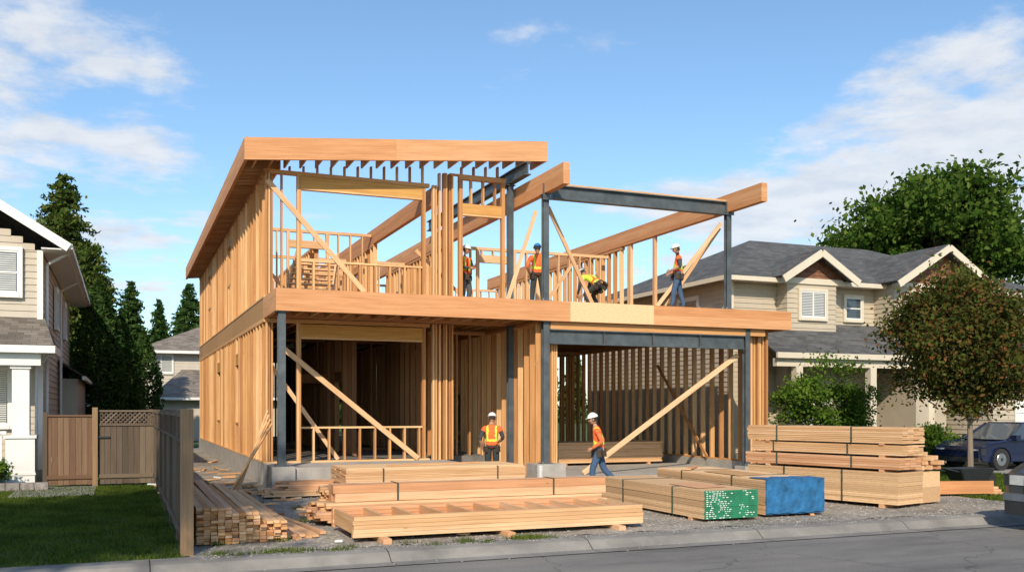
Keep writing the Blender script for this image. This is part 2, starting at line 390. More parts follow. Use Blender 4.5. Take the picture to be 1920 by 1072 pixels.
mb.beam((.9, 4.9, 4.75), (1.8, 8.2, 6.8), .05, .28, 'wood_pale'); mb.beam((2.2, 4.9, 4.75), (3.1, 8.2, 6.8), .05, .28, 'wood_pale')
for i in range(8): mb.box(2.6 + R.uniform(-.1, .1), 4.3, 5.2 + i * .1, 5.29 + i * .1, D1, D1 + .12 + .05 * R.randint(0, 4), 'wood_pale')
mb.build('upper_stud_walls', house)
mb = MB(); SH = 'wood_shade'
stud_wall(mb, (0, 2.08), (4.28, 2.08), F1, D0, .4, [(.88, 4.08, 1.46, 3.74)], hd=.32)
cluster(F1, D0, D0)
stud_wall(mb, (0.02, 23.6), (0.02, 2.0), F1, D0, .6, [(15.2, 16.0, 1.5, 3.3), (9, 10.2, 1.5, 3.3)], off=.3)
y = 4.4
while y < 23.5: mb.box(.10, .115, y, min(y + 1.21, 23.5), F1 + .01, D0 - .02, 'shade_panel'); y += 1.22  # inner wall panels coloured near-black to cut bounce and darken the rooms
for i in range(3): mb.box(.0 + i * .065, .045 + i * .065, 1.995, 2.15, F1 + .05, D0 - .1, 'wood_stud')
stud_wall(mb, (4.95, 4.1), (6.7, 4.1), .12, D0, .4)
stud_wall(mb, (4.9, 4.0), (4.9, 2.2), .56, D0, .4)
stud_wall(mb, (6.72, .35), (6.72, 12), .12, D0, .4, [(6, 7, .12, 2.4)], hd=.25)
for i in range(3): mb.box(7.08 + i * .06, 7.08 + i * .06 + .045, .3, .44, .12, D0 - .05, 'wood_stud')
stud_wall(mb, (13.88, 14), (13.88, .4), .35, D0, .5, dep=.14, t=.07)
for i, o in enumerate((0, .08, .2, .3, .38, .5, .6)): mb.box(13.32 + o, 13.32 + o + .06, .32 + .03 * (i % 3), .46 + .03 * (i % 3), .35, D0, 'wood_stud')
stud_wall(mb, (6.9, 12.1), (13.8, 12.1), .5, D0, .4, [(.8, 1.8, .5, 2.7), (3, 4.6, 1.6, 2.8)], hd=.25)
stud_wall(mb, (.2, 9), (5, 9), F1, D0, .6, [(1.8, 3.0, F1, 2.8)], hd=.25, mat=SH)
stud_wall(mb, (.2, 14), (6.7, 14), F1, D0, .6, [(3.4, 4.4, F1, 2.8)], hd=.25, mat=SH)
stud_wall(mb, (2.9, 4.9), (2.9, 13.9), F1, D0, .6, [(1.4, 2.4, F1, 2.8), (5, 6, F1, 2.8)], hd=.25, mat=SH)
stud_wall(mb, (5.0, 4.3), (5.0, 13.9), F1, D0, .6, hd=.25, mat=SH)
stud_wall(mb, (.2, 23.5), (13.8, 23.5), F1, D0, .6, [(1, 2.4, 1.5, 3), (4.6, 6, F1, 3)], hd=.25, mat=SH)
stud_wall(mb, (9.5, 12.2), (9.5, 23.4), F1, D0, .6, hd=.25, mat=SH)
for j in (0, 2, 3): mb.box(.3 + j * 1.22, .3 + (j + 1) * 1.2, 18.1, 18.12, F1, D0, 'shade_panel')  # dark panels added deeper inside, standing in for interior shade
for j in (5, 8, 9): mb.box(.3 + j * 1.22, .3 + (j + 1) * 1.2, 14.1, 14.12, F1, D0, 'shade_panel')
mb.build('lower_stud_walls', house)
mb = MB()
def br(p, q, w=.13, m='wood_pale'): mb.beam(p, q, .04, w, m, (0, 0, 1))
br((.03, 1.97, 7.63), (2.5, 1.97, 4.95)); br((.35, 1.97, 3.5), (3.95, 1.97, .6)); br((.2, 2.4, 3.0), (1.9, 2.4, .6), .1)
br((13.0, .42, 3.45), (8.35, 1.0, .16), .14); br((7.0, .35, 7.2), (8.3, .35, 4.72), .1); br((6.72, .5, 7.1), (5.95, .6, 4.72), .1)
br((12.35, .3, 7.15), (10.35, .5, 4.72), .1); br((12.4, .45, 7.05), (11.2, 1.6, 4.72), .1)
br((13.7, 6, 3.4), (13.7, 3.0, .4), .1, 'wood_stud'); br((12.5, 11.9, 3.9), (8.0, 11.9, .6), .12, 'wood_stud'); br((4.2, 3.0, 6.3), (5.6, 2.3, 4.72), .09)
br((.2, 8.9, 7.3), (2.4, 8.9, 4.8), .1); br((.5, 12.9, 7.0), (2.0, 12.9, 4.8), .1); br((11, 7.1, 6.9), (9.5, 7.1, 4.8), .1)
br((9.9, 3.2, 6.0), (8.6, 1.5, 4.72), .09)
mb.build('diagonal_braces', house)
mb = MB(); zb = lambda u: 7.91 + .093 * (u + .56)
def slopebox(mb, x0, x1, y0, y1, a, b_, mat, n=1):
    t = (b_ - a) / n
    for k in range(n):
        aa = a + k * t + (.0005 if n > 1 else 0); bb = a + (k + 1) * t - (.0005 if n > 1 else 0); yo = .003 * (k % 2) if n > 1 else 0
        pts = []
        for i in range(8):
            x = x1 if i & 1 else x0; yy = y1 if i & 2 else y0 + yo; pts.append((x, yy, zb(x) + (bb if i & 4 else aa)))
        ou, ov = R.uniform(0, 50), R.uniform(0, 50); L = (x1 - x0, y1 - y0, bb - aa)
        F = [((0, 4, 6, 2), 1, 2), ((1, 3, 7, 5), 1, 2), ((0, 1, 5, 4), 0, 2), ((2, 6, 7, 3), 0, 2), ((0, 2, 3, 1), 0, 1), ((4, 5, 7, 6), 0, 1)]
        fs = []; us = []
        for f, p, q in F:
            if L[q] > L[p]: p, q = q, p
            fs.append(f); us.append([(ou + L[p] * (i >> p & 1), ov + L[q] * (i >> q & 1)) for i in f])
        mb.add(pts, fs, mat, us)
slopebox(mb, -.6, 3.15, 1.26, 1.34, 0, .54, 'wood_glulam', 2); slopebox(mb, 3.153, 7.41, 1.26, 1.34, .001, .539, 'wood_glulam', 2)
slopebox(mb, -.6, -.52, 1.344, 24.3, .003, .535, 'wood_glulam', 2)
slopebox(mb, 7.34, 7.41, 1.343, 2.35, .01, .5, 'wood_glulam')
x = -.3
while x < 7.3: slopebox(mb, x - .022, x + .022, 1.343, 2.3, .03, .26, 'wood_pale'); x += .4
slopebox(mb, -.515, 7.33, 1.345, 2.34, .265, .285, 'plywood')
y = 2.5
while y < 24.2: slopebox(mb, -.515, .35, y - .022, y + .022, .02, .26, 'wood_pale'); y += .4
y = 2.345
while y < 24.2: slopebox(mb, -.515, .35, y, min(y + 1.2, 24.28), .265, .285, 'plywood'); y += 1.203
slopebox(mb, .36, .42, 2.35, 24.2, .02, .29, 'wood_stud')
x = .25
while x < 4.3:
    if zb(x) - PL > .03: mb.box(x - .022, x + .022, 2.02, 2.14, PL, zb(x) + .02, 'wood_stud')
    x += .35
for x in (5.2, 5.55, 5.9, 6.25): mb.box(x - .022, x + .022, 2.02, 2.14, 8.26, zb(x) + .02, 'wood_stud')
mb.build('roof_edge', house)

# ------------------------------------------------------------------ lumber
def bundle(mb, x0, x1, y0, y1, z0, z1, bw=.14, bh=.04, mat='wood_pale', along='x', ej=.03, straps=()):
    nl = max(1, round((z1 - z0) / bh)); hh = (z1 - z0) / nl
    W = (y1 - y0) if along == 'x' else (x1 - x0); nb = max(1, round(W / bw)); ww = W / nb
    for i in range(nl):
        for j in range(nb):
            if 0 < i < nl - 1 and 1 < j < nb - 2: continue
            e0, e1 = R.uniform(0, ej), R.uniform(0, ej); g = .003; o = R.uniform(-.006, .006); g2 = .004
            if along == 'x': mb.box(x0 + e0, x1 - e1, y0 + j * ww + g + o, y0 + (j + 1) * ww - g + o, z0 + i * hh + g2, z0 + (i + 1) * hh - g2 * .3, mat)
            else: mb.box(x0 + j * ww + g + o, x0 + (j + 1) * ww - g + o, y0 + e0, y1 - e1, z0 + i * hh + g2, z0 + (i + 1) * hh - g2 * .3, mat)
    for s_ in straps:
        t = .01
        if along == 'x':
            mb.box(s_ - .016, s_ + .016, y0 - t, y0 - .006, z0 - t, z1 + t, 'strap'); mb.box(s_ - .016, s_ + .016, y0 - t, y1 + t, z1, z1 + t, 'strap'); mb.box(s_ - .016, s_ + .016, y1 + .006, y1 + t, z0, z1 + t, 'strap')
        else:
            mb.box(x0 - t, x0 - .006, s_ - .016, s_ + .016, z0 - t, z1 + t, 'strap'); mb.box(x0 - t, x1 + t, s_ - .016, s_ + .016, z1, z1 + t, 'strap')
def skids(mb, pts, z=.09):
    for (a, b_, c, d) in pts: mb.box(a, b_, c, d, 0.0, z, 'wood_fir')
mb = MB()
for L in range(12):
    x = -2.36
    xe = -1.2 if L < 7 else (-1.55 if L < 10 else -1.9)
    while x < xe:
        sk = R.uniform(-.03, .03); x0 = x + .047
        y0 = -8.35 + R.uniform(-.10, .06); z = .04 + L * .043
        mb.beam((x0, y0, z), (x0 + sk, y0 + 5.9 + R.uniform(-.4, .1), z), .089, .038, R.choice(['wood_pale', 'wood_fir', 'wood_pale', 'wood_stud']))
        x += .096
for i in range(6):
    a = -1.12 + i * .09; mb.beam((a, -8.2 + R.uniform(-.15, .3), .035 + .015 * (i % 2)), (a - .7 + R.uniform(-.1, .1), -3.6 + R.uniform(-.4, .4), .38 - .03 * i), .09, .04, R.choice(['wood_pale', 'wood_fir']))
mb.beam((-.5, -7.9, .05), (-1.15, -3.4, .08), .09, .045, 'wood_fir')
mb.build('board_pile')
mb = MB()
skids(mb, [(.1, .22, -9.2, -7.4), (2.0, 2.12, -9.2, -7.4), (3.9, 4.02, -9.15, -7.4)], .08)
for k in range(5):
    mb.box(-.28 + R.uniform(0, .02), 4.45 - R.uniform(0, .02), -8.95 + R.uniform(0, .01), -8.86, .085 + k * .06, .085 + (k + 1) * .06 - .005, 'wood_pale'); mb.box(-.28, 4.43, -7.55, -7.46, .085 + k * .06, .085 + (k + 1) * .06 - .005, 'wood_fir')
for k in range(11): mb.box(-.26 + k * .46, -.22 + k * .46, -8.858, -7.552, .13, .37, 'wood_pale')
mb.box(-.2, 4.4, -8.85, -7.56, .09, .11, 'wood_fir')
mb.build('joist_panel')
mb = MB()
skids(mb, [(.2, .3, -6.9, -5.2), (2.3, 2.4, -6.9, -5.2), (4.4, 4.5, -6.9, -5.2)], .07)
bundle(mb, -.5, 4.7, -6.95, -5.5, .07, .24, .14, .04, 'wood_fir', ej=.35)
bundle(mb, -.35, 4.95, -6.8, -5.6, .24, .37, .19, .04, 'wood_pale', ej=.3)
bundle(mb, -.1, 5.0, -6.7, -6.3, .375, .66, .2, .14, 'wood_fir', ej=.05, straps=(1.0, 3.9)); bundle(mb, -.2, 4.6, -6.2, -5.6, .375, .58, .14, .045, 'wood_pale', ej=.2)
mb.build('beam_bundle')
mb = MB()
skids(mb, [(1.5, 1.6, -1.95, -.2), (4.9, 5.0, -1.95, -.2)], .08)
bundle(mb, 1.15, 5.4, -1.9, -.3, .08, .6, .5, .038, 'wood_pale', ej=.03, straps=(2.0, 4.7)); mb.box(1.2, 5.36, -1.86, -.36, .603, .62, 'plywood'); mb.beam((2.2, -1.5, .64), (4.6, -.9, .64), .14, .03, 'wood_pale')
mb.build('lumber_bundle')
mb = MB(); skids(mb, [(-.2, -.1, -1.8, -.6), (.8, .9, -1.8, -.6)], .05)
bundle(mb, -.6, 1.05, -1.8, -.7, .05, .17, .14, .04, 'wood_pale', ej=.25); bundle(mb, -.3, 1.05, -1.6, -.9, .17, .33, .14, .04, 'wood_fir', ej=.3)
mb.build('board_pile')
mb = MB(); bundle(mb, 9.2, 13.1, 4.6, 5.9, .2, .85, .14, .05, 'wood_pale', ej=.12); skids(mb, [(9.5, 9.6, 4.6, 5.9), (12.5, 12.6, 4.6, 5.9)], .19)
bundle(mb, 7.6, 9.0, 5.4, 5.9, .13, .4, .14, .05, 'wood_stud', ej=.15)
mb.build('lumber_bundle')
def wrapped(name, x0, x1, y0, y1, z1, wrap):
    e = empty(name); mb = MB()
    for yy in (y0 + .4, y1 - .6): mb.box(x0, x1, yy, yy + .1, 0, .06, 'wood_fir')
    n = round((z1 - .06) / .034); h = (z1 - .06) / n
    ends = []
    for k in range(n):
        zz = .06 + k * h; o0, o1 = R.uniform(0, .014), R.uniform(0, .014); ys = y0 + R.uniform(0, .02)
        mb.box(x0 + o0, x1 - o1, ys + .012, y1 - R.uniform(0, .04), zz + .001, zz + h - .004, 'plywood'); ends.append((zz, o0, o1, ys))
    for yy in (y0 + 1.0, y1 - 1.0): mb.box(x0 - .006, x1 + .006, yy, yy + .03, .05, z1 + .006, 'strap')
    mb.build('sheets', e); mb = MB(); mb.jit = 0
    for zz, o0, o1, ys in ends: mb.box(x0 + o0 - .001, x1 - o1 + .001, ys, ys + .011, zz + .0005, zz + h - .0025, wrap)
    if wrap == 'wrap_blue':
        # draped, slightly wrinkled cover over the end
        nx, nz_ = 14, 9; P = []; F = []
        for j in range(nz_ + 4):
            for i in range(nx + 1):
                fx = i / nx; x = x0 - .006 + (x1 - x0 + .012) * fx
                if j <= nz_: z = z1 * (.12 + .02 * math.sin(i * 1.7)) * (1 - j / nz_) + (z1 + .006) * j / nz_; y = y0 - .008 - .012 * abs(math.sin(i * 1.1 + j * .6)) * (1 - .5 * j / nz_)
                else: z = z1 + .008 + .003 * math.sin(i + j); y = y0 + (j - nz_) * .16 + .03 * math.sin(i * 1.3) * (j - nz_)
                P.append((x, y, z))
        for j in range(nz_ + 3):
            for i in range(nx): a = j * (nx + 1) + i; F.append((a, a + 1, a + nx + 2, a + nx + 1))
        mb.add(P, F, wrap, [[(0, 0)] * 4] * len(F))
    else:
        w = (x1 - x0)
        for zz, o0, o1, ys in ends:
            x = x0 + .04
            while x < x0 + w * .93:
                l = R.uniform(.015, .05)
                if R.random() < (.75 if x < x0 + w * .42 else .22): mb.box(x, min(x + l, x1 - .03), ys - .0025, ys - .0002, zz + .007, zz + h - .012, 'wrap_white')
                x += l + R.uniform(.012, .04)
    mb.build('painted_ends', e); return e
wrapped('wrapped_sheet_stack', 5.75, 6.85, -8.75, -4.95, .54, 'wrap_green')
s2 = wrapped('wrapped_sheet_stack', 7.12, 8.38, -8.6, -4.9, .68, 'wrap_blue')
mb = MB(); mb.jit = 0
mb.poly([(7.2, -7.7, .695), (7.9, -7.6, .695), (7.95, -6.2, .695), (7.3, -6.4, .695)], 'osb', .006); mb.beam((7.2, -6.0, .71), (7.9, -5.2, .71), .1, .03, 'wood_fir'); mb.build('offcuts', s2)
mb = MB(); mb.jit = 0; mb.poly([(5.9, -8.3, .555), (6.6, -8.2, .555), (6.5, -7.2, .555), (5.95, -7.3, .555)], 'wood_fir', .006); mb.build('sheet_offcut')
mb = MB(); a = math.radians(14.5); mb.M = Matrix.Translation((10.35, -8.36, 0)) @ Matrix.Rotation(a, 4, 'Z')
for yy in (.3, 3.0): mb.box(0, 1.25, yy, yy + .1, 0, .08, 'wood_fir')
def sheets(x0, x1, y0, y1, z0, z1, t=.03, mat='plywood'):
    n = round((z1 - z0) / t)
    for k in range(n): mb.box(x0 + R.uniform(0, .012), x1 - R.uniform(0, .012), y0 + R.uniform(0, .012), y1 - R.uniform(0, .02), z0 + k * (z1 - z0) / n + .003, z0 + (k + 1) * (z1 - z0) / n - .001, mat)
sheets(0, .9, 0, 3.6, .08, .70, .04)
sheets(1.0, 1.75, .12, 3.4, .05, .66, .3)
mb.box(-.008, .91, 1.2, 1.23, .08, .706, 'strap'); mb.box(-.008, .91, 2.6, 2.63, .08, .706, 'strap')
for yy in (.3, 3.0): mb.box(.0, .7, yy, yy + .1, .70, .75, 'wood_fir')
bundle(mb, 0, .75, -.05, 3.65, .75, .98, .19, .045, 'wood_fir', 'y', .03, (1.0, 2.8))
for yy in (.3, 3.0): mb.box(.0, .7, yy, yy + .1, .98, 1.02, 'wood_fir')
bundle(mb, .02, .77, -.1, 3.5, 1.02, 1.22, .19, .04, 'wood_pale', 'y', .03, (1.1, 2.9))
for yy in (.3, 3.0): mb.box(.0, .7, yy, yy + .1, 1.22, 1.25, 'wood_fir')
bundle(mb, 0, .75, -.12, 3.6, 1.25, 1.56, .19, .04, 'wood_pale', 'y', .04, (1.0, 2.8))
for i in range(26):
    r_ = i // 8; mb.box(.88 + (i % 8) * .1 + r_ * .05, .97 + (i % 8) * .1 + r_ * .05, R.uniform(.0, .4), 2.6 + R.uniform(0, .6), .71 + r_ * .09, .79 + r_ * .09, R.choice(['wood_pale', 'wood_fir']))
mb.build('lumber_stack')
mb = MB()
for i in range(7): mb.beam((12.2 + i * .13, -6.2, .05 + .05 * (i % 3)), (14.8 + i * .05, -6.9 + i * .12, .05 + .05 * (i % 3)), .12, .045, 'wood_fir')
mb.beam((12.3, -6.4, .2), (14.4, -7.0, .2), .04, .28, 'wood_glulam'); mb.build('board_pile')
mb = MB()
for i in range(4): mb.beam((-1.15 + i * .09, -.6 + i * .2, .02), (-.12, .15 + i * .25, 1.55 + .1 * i), .14, .035, 'wood_stud', (1, 0, 0))
mb.build('leaning_boards')
mb = MB()
for i in range(90):
    x, y, t = R.uniform(-2.2, 9), R.uniform(-8.9, -.6), R.uniform(0, 6.28); l = R.uniform(.06, .45)
    mb.beam((x, y, .035), (x + math.cos(t) * l, y + math.sin(t) * l, .04), R.uniform(.03, .1), .03, R.choice(['wood_pale', 'wood_fir', 'tarp_white', 'wood_stud']))
for i in range(40):
    x, y, t = R.uniform(-2.3, -.2), R.uniform(-1, 14), R.uniform(0, 6.28); l = R.uniform(.1, .9)
    mb.beam((x, y, .04), (x + math.cos(t) * l, y + math.sin(t) * l, .06), R.uniform(.03, .14), .03, R.choice(['wood_pale', 'tarp_white', 'wood_stud', 'wood_pale']))
mb.build('timber_offcuts')
mb = MB(); pr = None
for k in range(90):
    t = k * .22; p = V3((6.2 + t * .06 + .35 * math.cos(t), -1.6 + .3 * math.sin(t * 1.3) - .012 * k, .05 + .006 * (k % 3)))
    if pr is not None: mb.cyl(pr, p, .012, .012, 5, 'vest_orange')
    pr = p
mb.cyl((6.05, -1.3, .03), (6.05, -1.3, .55), .05, .05, 8, 'tarp_white'); mb.build('extension_cord')

# ------------------------------------------------------------------ siding / windows helpers
def siding(mb, p0, p1, z0, z1, mat, course=.17, top=None):
    p0, p1 = V3((*p0, 0)), V3((*p1, 0)); d = p1 - p0; L = d.length; d.normalize(); n = V3((d.y, -d.x, 0)); z = z0
    while z < z1 - .01:
        zt = min(z + course, z1); a, b_ = 0, L
        if top: a, b_ = top(z + course / 2, L)
        if b_ - a > .05:
            q = [(a, z, 0), (b_, z, 0), (a, z, .034), (b_, z, .034), (a, zt, 0), (b_, zt, 0), (a, zt, .012), (b_, zt, .012)]
            pts = [p0 + d * s_ + n * o + V3((0, 0, zz)) for s_, zz, o in q]
            mb.add(pts, [(2, 3, 7, 6), (0, 1, 3, 2), (0, 2, 6, 4), (1, 5, 7, 3)], mat, [[(0, 0)] * 4] * 4)
        z = zt
def window(mb, p0, p1, z0, z1, trim='white_trim', mull=1, mid=False, out=.04, blind=True, tw=.1):
    p0, p1 = V3((*p0, 0)), V3((*p1, 0)); d = p1 - p0; L = d.length; d.normalize(); n = V3((d.y, -d.x, 0))
    def bx(a, b_, za, zb_, o0, o1, m): mb.obox(p0 + d * (a + b_) / 2 + n * (o0 + o1) / 2 + V3((0, 0, (za + zb_) / 2)), d * (b_ - a) / 2, -n * (o1 - o0) / 2, V3((0, 0, (zb_ - za) / 2)), m)
    o = out
    bx(-tw, 0, z0 - tw, z1 + tw, 0, o + .03, trim); bx(L, L + tw, z0 - tw, z1 + tw, 0, o + .03, trim)
    bx(0, L, z1, z1 + tw, 0, o + .028, trim); bx(-.02, L + .02, z0 - tw, z0, 0, o + .05, trim)
    bx(0, L, z0, z1, 0, o - .005, 'glass')
    if blind:
        k = z0 + .05
        while k < z1: bx(.05, L - .05, k, k + .03, o - .004, o - .002, 'blind'); k += .055
    for i in range(mull + 1):
        c = L * i / mull if mull else 0; bx(max(0, c - .025), min(L, c + .025), z0, z1, o - .003, o + .015, 'white_trim')
    bx(.026, L - .026, z0, z0 + .05, o - .003, o + .013, 'white_trim'); bx(.026, L - .026, z1 - .05, z1, o - .003, o + .013, 'white_trim')
    if mid: bx(.026, L - .026, (z0 + z1) / 2 - .02, (z0 + z1) / 2 + .02, o - .003, o + .012, 'white_trim')

# ------------------------------------------------------------------ left neighbour house
lh = empty('beige_siding_house'); mb = MB()
WU = -5.22; WL = -14.6; VF = 5.0; VB = 19
mb.box(WL, WU - .05, VF + .05, VB, 0, 5.95, 'siding_beige'); mb.box(WL, WU + .02, VF - .02, VB, -.1, .35, 'concrete')
siding(mb, (WL, VF + .045), (WU - .05, VF + .045), .35, 6.0, 'siding_beige'); siding(mb, (WU - .052, VF), (WU - .052, VB), .35, 6.0, 'siding_beige')
pk = (WL + WU) / 2; sl = .62; ez = 6.03
gt = lambda z, L: ((max(0, (z - 6.0) / sl)), L - max(0, (z - 6.0) / sl))
siding(mb, (WL, VF + .045), (WU - .05, VF + .045), 6.0, 6.75, 'siding_beige', top=gt)
siding(mb, (WL, VF + .040), (WU - .05, VF + .040), 6.75, 8.9, 'shingle_gable', top=gt)
mb.box(WU - .13, WU + .005, VF - .01, VF + .1, .35, 6.0, 'white_trim')
mb.build('walls', lh)
mb = MB(); E = WU + .62
zr = ez + .14 + (E - pk) * sl
mb.poly([(E, VF - .55, ez + .14), (E, VB + .5, ez + .14), (pk, VB + .5, zr), (pk, VF - .55, zr)], 'roof_brown', .06)
mb.poly([(2 * pk - E, VB + .5, ez + .14), (2 * pk - E, VF - .55, ez + .14), (pk, VF - .55, zr), (pk, VB + .5, zr)], 'roof_brown', .06)
mb.beam((E + .02, VF - .57, ez + .0), (pk, VF - .57, zr - .12), .04, .22, 'white_trim'); mb.beam((2 * pk - E, VF - .57, ez + .0), (pk, VF - .57, zr - .12), .04, .22, 'white_trim')
mb.box(E - .02, E + .1, VF - .52, VB + .5, ez - .03, ez + .10, 'white_trim'); mb.box(WU, E - .02, VF - .53, VB + .45, ez - .06, ez - .03, 'white_trim')
pz = 3.38; PE = WU + .35; PV = 3.5
mb.poly([(-14, PV, pz + .1), (PE, PV, pz + .1), (WU + .02, VF + .2, pz + .95), (-14, VF + .2, pz + .95)], 'roof_brown', .06)
mb.poly([(PE, PV, pz + .1), (PE, VF + .5, pz + .1), (WU + .0, VF + .5, pz + .95), (WU + .0, VF + .2, pz + .95)], 'roof_brown', .05)
mb.box(-14, PE + .03, PV - .06, PV + .02, pz - .1, pz + .08, 'white_trim'); mb.box(PE - .04, PE + .04, PV + .022, VF + .5, pz - .1, pz + .08, 'white_trim'); mb.box(-14, PE - .05, PV + .03, VF, pz - .09, pz - .06, 'white_trim')
mb.box(-14, PE - .3, PV + .15, PV + .35, pz - .4, pz - .092, 'white_trim')
mb.poly([(WU + .75, 11.5, 3.0), (WU + .75, 19, 3.0), (WU - .02, 19, 3.5), (WU - .02, 11.5, 3.5)], 'roof_brown', .06); mb.box(WU, WU + .55, 12, 18.7, 0, 2.9, 'siding_beige'); mb.box(WU + .7, WU + .8, 11.4, 19, 2.85, 2.97, 'white_trim')
mb.build('roofs', lh)
mb = MB()
window(mb, (-6.75, VF), (-5.78, VF), 4.85, 5.95, mid=True, out=.06); window(mb, (-7.6, VF), (-6.0, VF), 1.5, 2.95, out=.06, mull=2)
window(mb, (WU, 9.5), (WU, 10.4), 4.4, 5.5, out=.05); window(mb, (WU, 14), (WU, 14.9), 4.4, 5.5, out=.05)
cx = -5.62; cy = 3.95
mb.box(cx - .32, cx + .32, cy - .32, cy + .32, 0, 1.2, 'white_trim'); mb.box(cx - .36, cx + .36, cy - .36, cy + .36, 1.2, 1.27, 'white_trim'); mb.box(cx - .34, cx + .34, cy - .34, cy + .34, .3, .36, 'white_trim')
mb.box(cx - .19, cx + .19, cy - .19, cy + .19, 1.27, 2.95, 'white_trim'); mb.box(cx - .23, cx + .23, cy - .23, cy + .23, 2.9, 2.99, 'white_trim')
mb.box(-13, cx - .33, cy - .3, VF - .03, 0, .42, 'concrete'); mb.box(-13, cx - .33, cy - .06, cy + .06, 1.3, 1.37, 'white_trim'); mb.box(-13, cx - .33, cy - .05, cy + .05, .55, .6, 'white_trim')
x = cx - .45
while x > -9: mb.box(x - .02, x + .02, cy - .02, cy + .02, .6, 1.3, 'white_trim'); x -= .13
for yy in (5.25, 11.3):
    mb.cyl((E + .02, yy, ez), (WU + .08, yy + .05, ez - .35), .04, .04, 8, 'white_trim'); mb.cyl((WU + .08, yy + .05, ez - .35), (WU + .08, yy + .05, .3), .04, .04, 8, 'white_trim')
mb.cyl((PE - .1, 3.9, pz - .1), (cx + .3, 4.35, pz - .45), .035, .035, 8, 'white_trim'); mb.cyl((cx + .3, 4.35, pz - .45), (cx + .3, 4.35, .2), .035, .035, 8, 'white_trim')
mb.box(-6.9, -6.3, VF - .09, VF - .05, .45, 1.2, 'lamp_red')
mb.build('windows_and_porch', lh)
mb = MB(); mb.cyl((-4.95, 4.3, .0), (-4.95, 4.3, .75), .03, .03, 8, 'meter_grey'); mb.box(-5.1, -4.8, 4.2, 4.4, .45, .7, 'meter_grey'); mb.sphere((-4.95, 4.17, .6), .09, .07, .09, 'meter_grey'); mb.cyl((-4.95, 4.3, .75), (-5.15, 4.9, .78), .03, .03, 8, 'meter_grey')
mb.build('gas_meter', None, True)

# ------------------------------------------------------------------ fences
def lattice(mb, p0, p1, z0, z1, mat):
    p0, p1 = V3((*p0, 0)), V3((*p1, 0)); d = (p1 - p0); L = d.length; d.normalize(); h = z1 - z0; n = V3((d.y, -d.x, 0)); s_ = -h
    while s_ < L:
        for sg in (1, -1):
            a, b_ = s_, s_ + h; za, zb_ = (z0, z1) if sg > 0 else (z1, z0)
            if a < 0: za += (zb_ - za) * (-a / h); a = 0
            if b_ > L: zb_ = za + (zb_ - za) * ((L - a) / (b_ - a)); b_ = L
            if b_ - a > .03: mb.beam(p0 + d * a + V3((0, 0, za)) + n * .008 * sg, p0 + d * b_ + V3((0, 0, zb_)) + n * .008 * sg, .012, .035, mat)
        s_ += .11
def fence(mb, p0, p1, h=1.85, mat='fence_old', lat=True, post='fence_post', sp=2.2, posts=True):
    q0, q1 = V3((*p0, 0)), V3((*p1, 0)); d = q1 - q0; L = d.length; d.normalize(); n = V3((d.y, -d.x, 0)); s_ = 0
    top = h - (.38 if lat else .05)
    while s_ < L - .02:
        w = .135; mb.obox(q0 + d * (s_ + w / 2) + V3((0, 0, (top + .06) / 2)), d * (w / 2 - .004), n * .01, V3((0, 0, (top - .06) / 2 + R.uniform(-.004, .004))), mat); s_ += w
    mb.obox(q0 + d * L / 2 + V3((0, 0, top + .02)), d * L / 2, n * .045, V3((0, 0, .022)), mat); mb.obox(q0 + d * L / 2 + V3((0, 0, .25)) + n * .03, d * L / 2, n * .02, V3((0, 0, .045)), mat)
    if lat:
        lattice(mb, (p0[0], p0[1]), (p1[0], p1[1]), top + .04, h - .03, mat); mb.obox(q0 + d * L / 2 + V3((0, 0, h - .015)), d * L / 2, n * .04, V3((0, 0, .02)), mat)
    if posts:
        k = 0
        while k <= L + .1: mb.obox(q0 + d * min(k, L) + V3((0, 0, h / 2 + .02)), d * .05, n * .05, V3((0, 0, h / 2 + .03)), post); k += sp
mb = MB(); fence(mb, (-2.54, 3.3), (-2.54, -9.0), post='fence_old'); mb.box(-2.61, -2.45, -9.2, -9.04, 0, 1.92, 'fence_post')
fence(mb, (-2.54, 22), (-2.54, 3.5), post='fence_old'); mb.build('wooden_fence')
mb = MB(); fence(mb, (-5.05, 3.3), (-3.98, 3.3), 1.78, 'fence_red', False, post='fence_old'); mb.box(-4.0, -3.88, 3.2, 3.36, 0, 1.95, 'fence_post')
fence(mb, (-3.86, 3.32), (-2.6, 3.32), 1.88, 'fence_old', True, posts=False); mb.box(-3.95, -3.6, 3.26, 3.29, 1.2, 1.24, 'plastic_dark'); mb.build('wooden_gate')

# ------------------------------------------------------------------ right neighbour house
rh = empty('cream_craftsman_house'); mb = MB(); SC = 'siding_cream'
mb.box(16.03, 31.5, 5.03, 15.5, 0, 6.4, SC); siding(mb, (16, 5.03), (31.5, 5.03), .3, 6.4, SC); siding(mb, (16.03, 15.5), (16.03, 5.0), .3, 6.4, 'siding_beige')
mb.box(15.96, 16.1, 4.96, 5.1, .3, 6.4, 'cream_trim')
mb.box(17.93, 20.0, 4.43, 5.05, 0, 6.4, SC); siding(mb, (17.9, 4.43), (20.03, 4.43), .3, 6.4, SC); siding(mb, (17.93, 5.05), (17.93, 4.4), .3, 6.4, SC); siding(mb, (20.0, 4.4), (20.0, 5.05), .3, 6.4, SC)
mb.box(22.33, 26.5, 4.03, 5.1, 0, 6.4, SC); siding(mb, (22.3, 4.03), (26.53, 4.03), .3, 6.4, SC); siding(mb, (22.33, 5.05), (22.33, 4.0), .3, 6.4, SC)
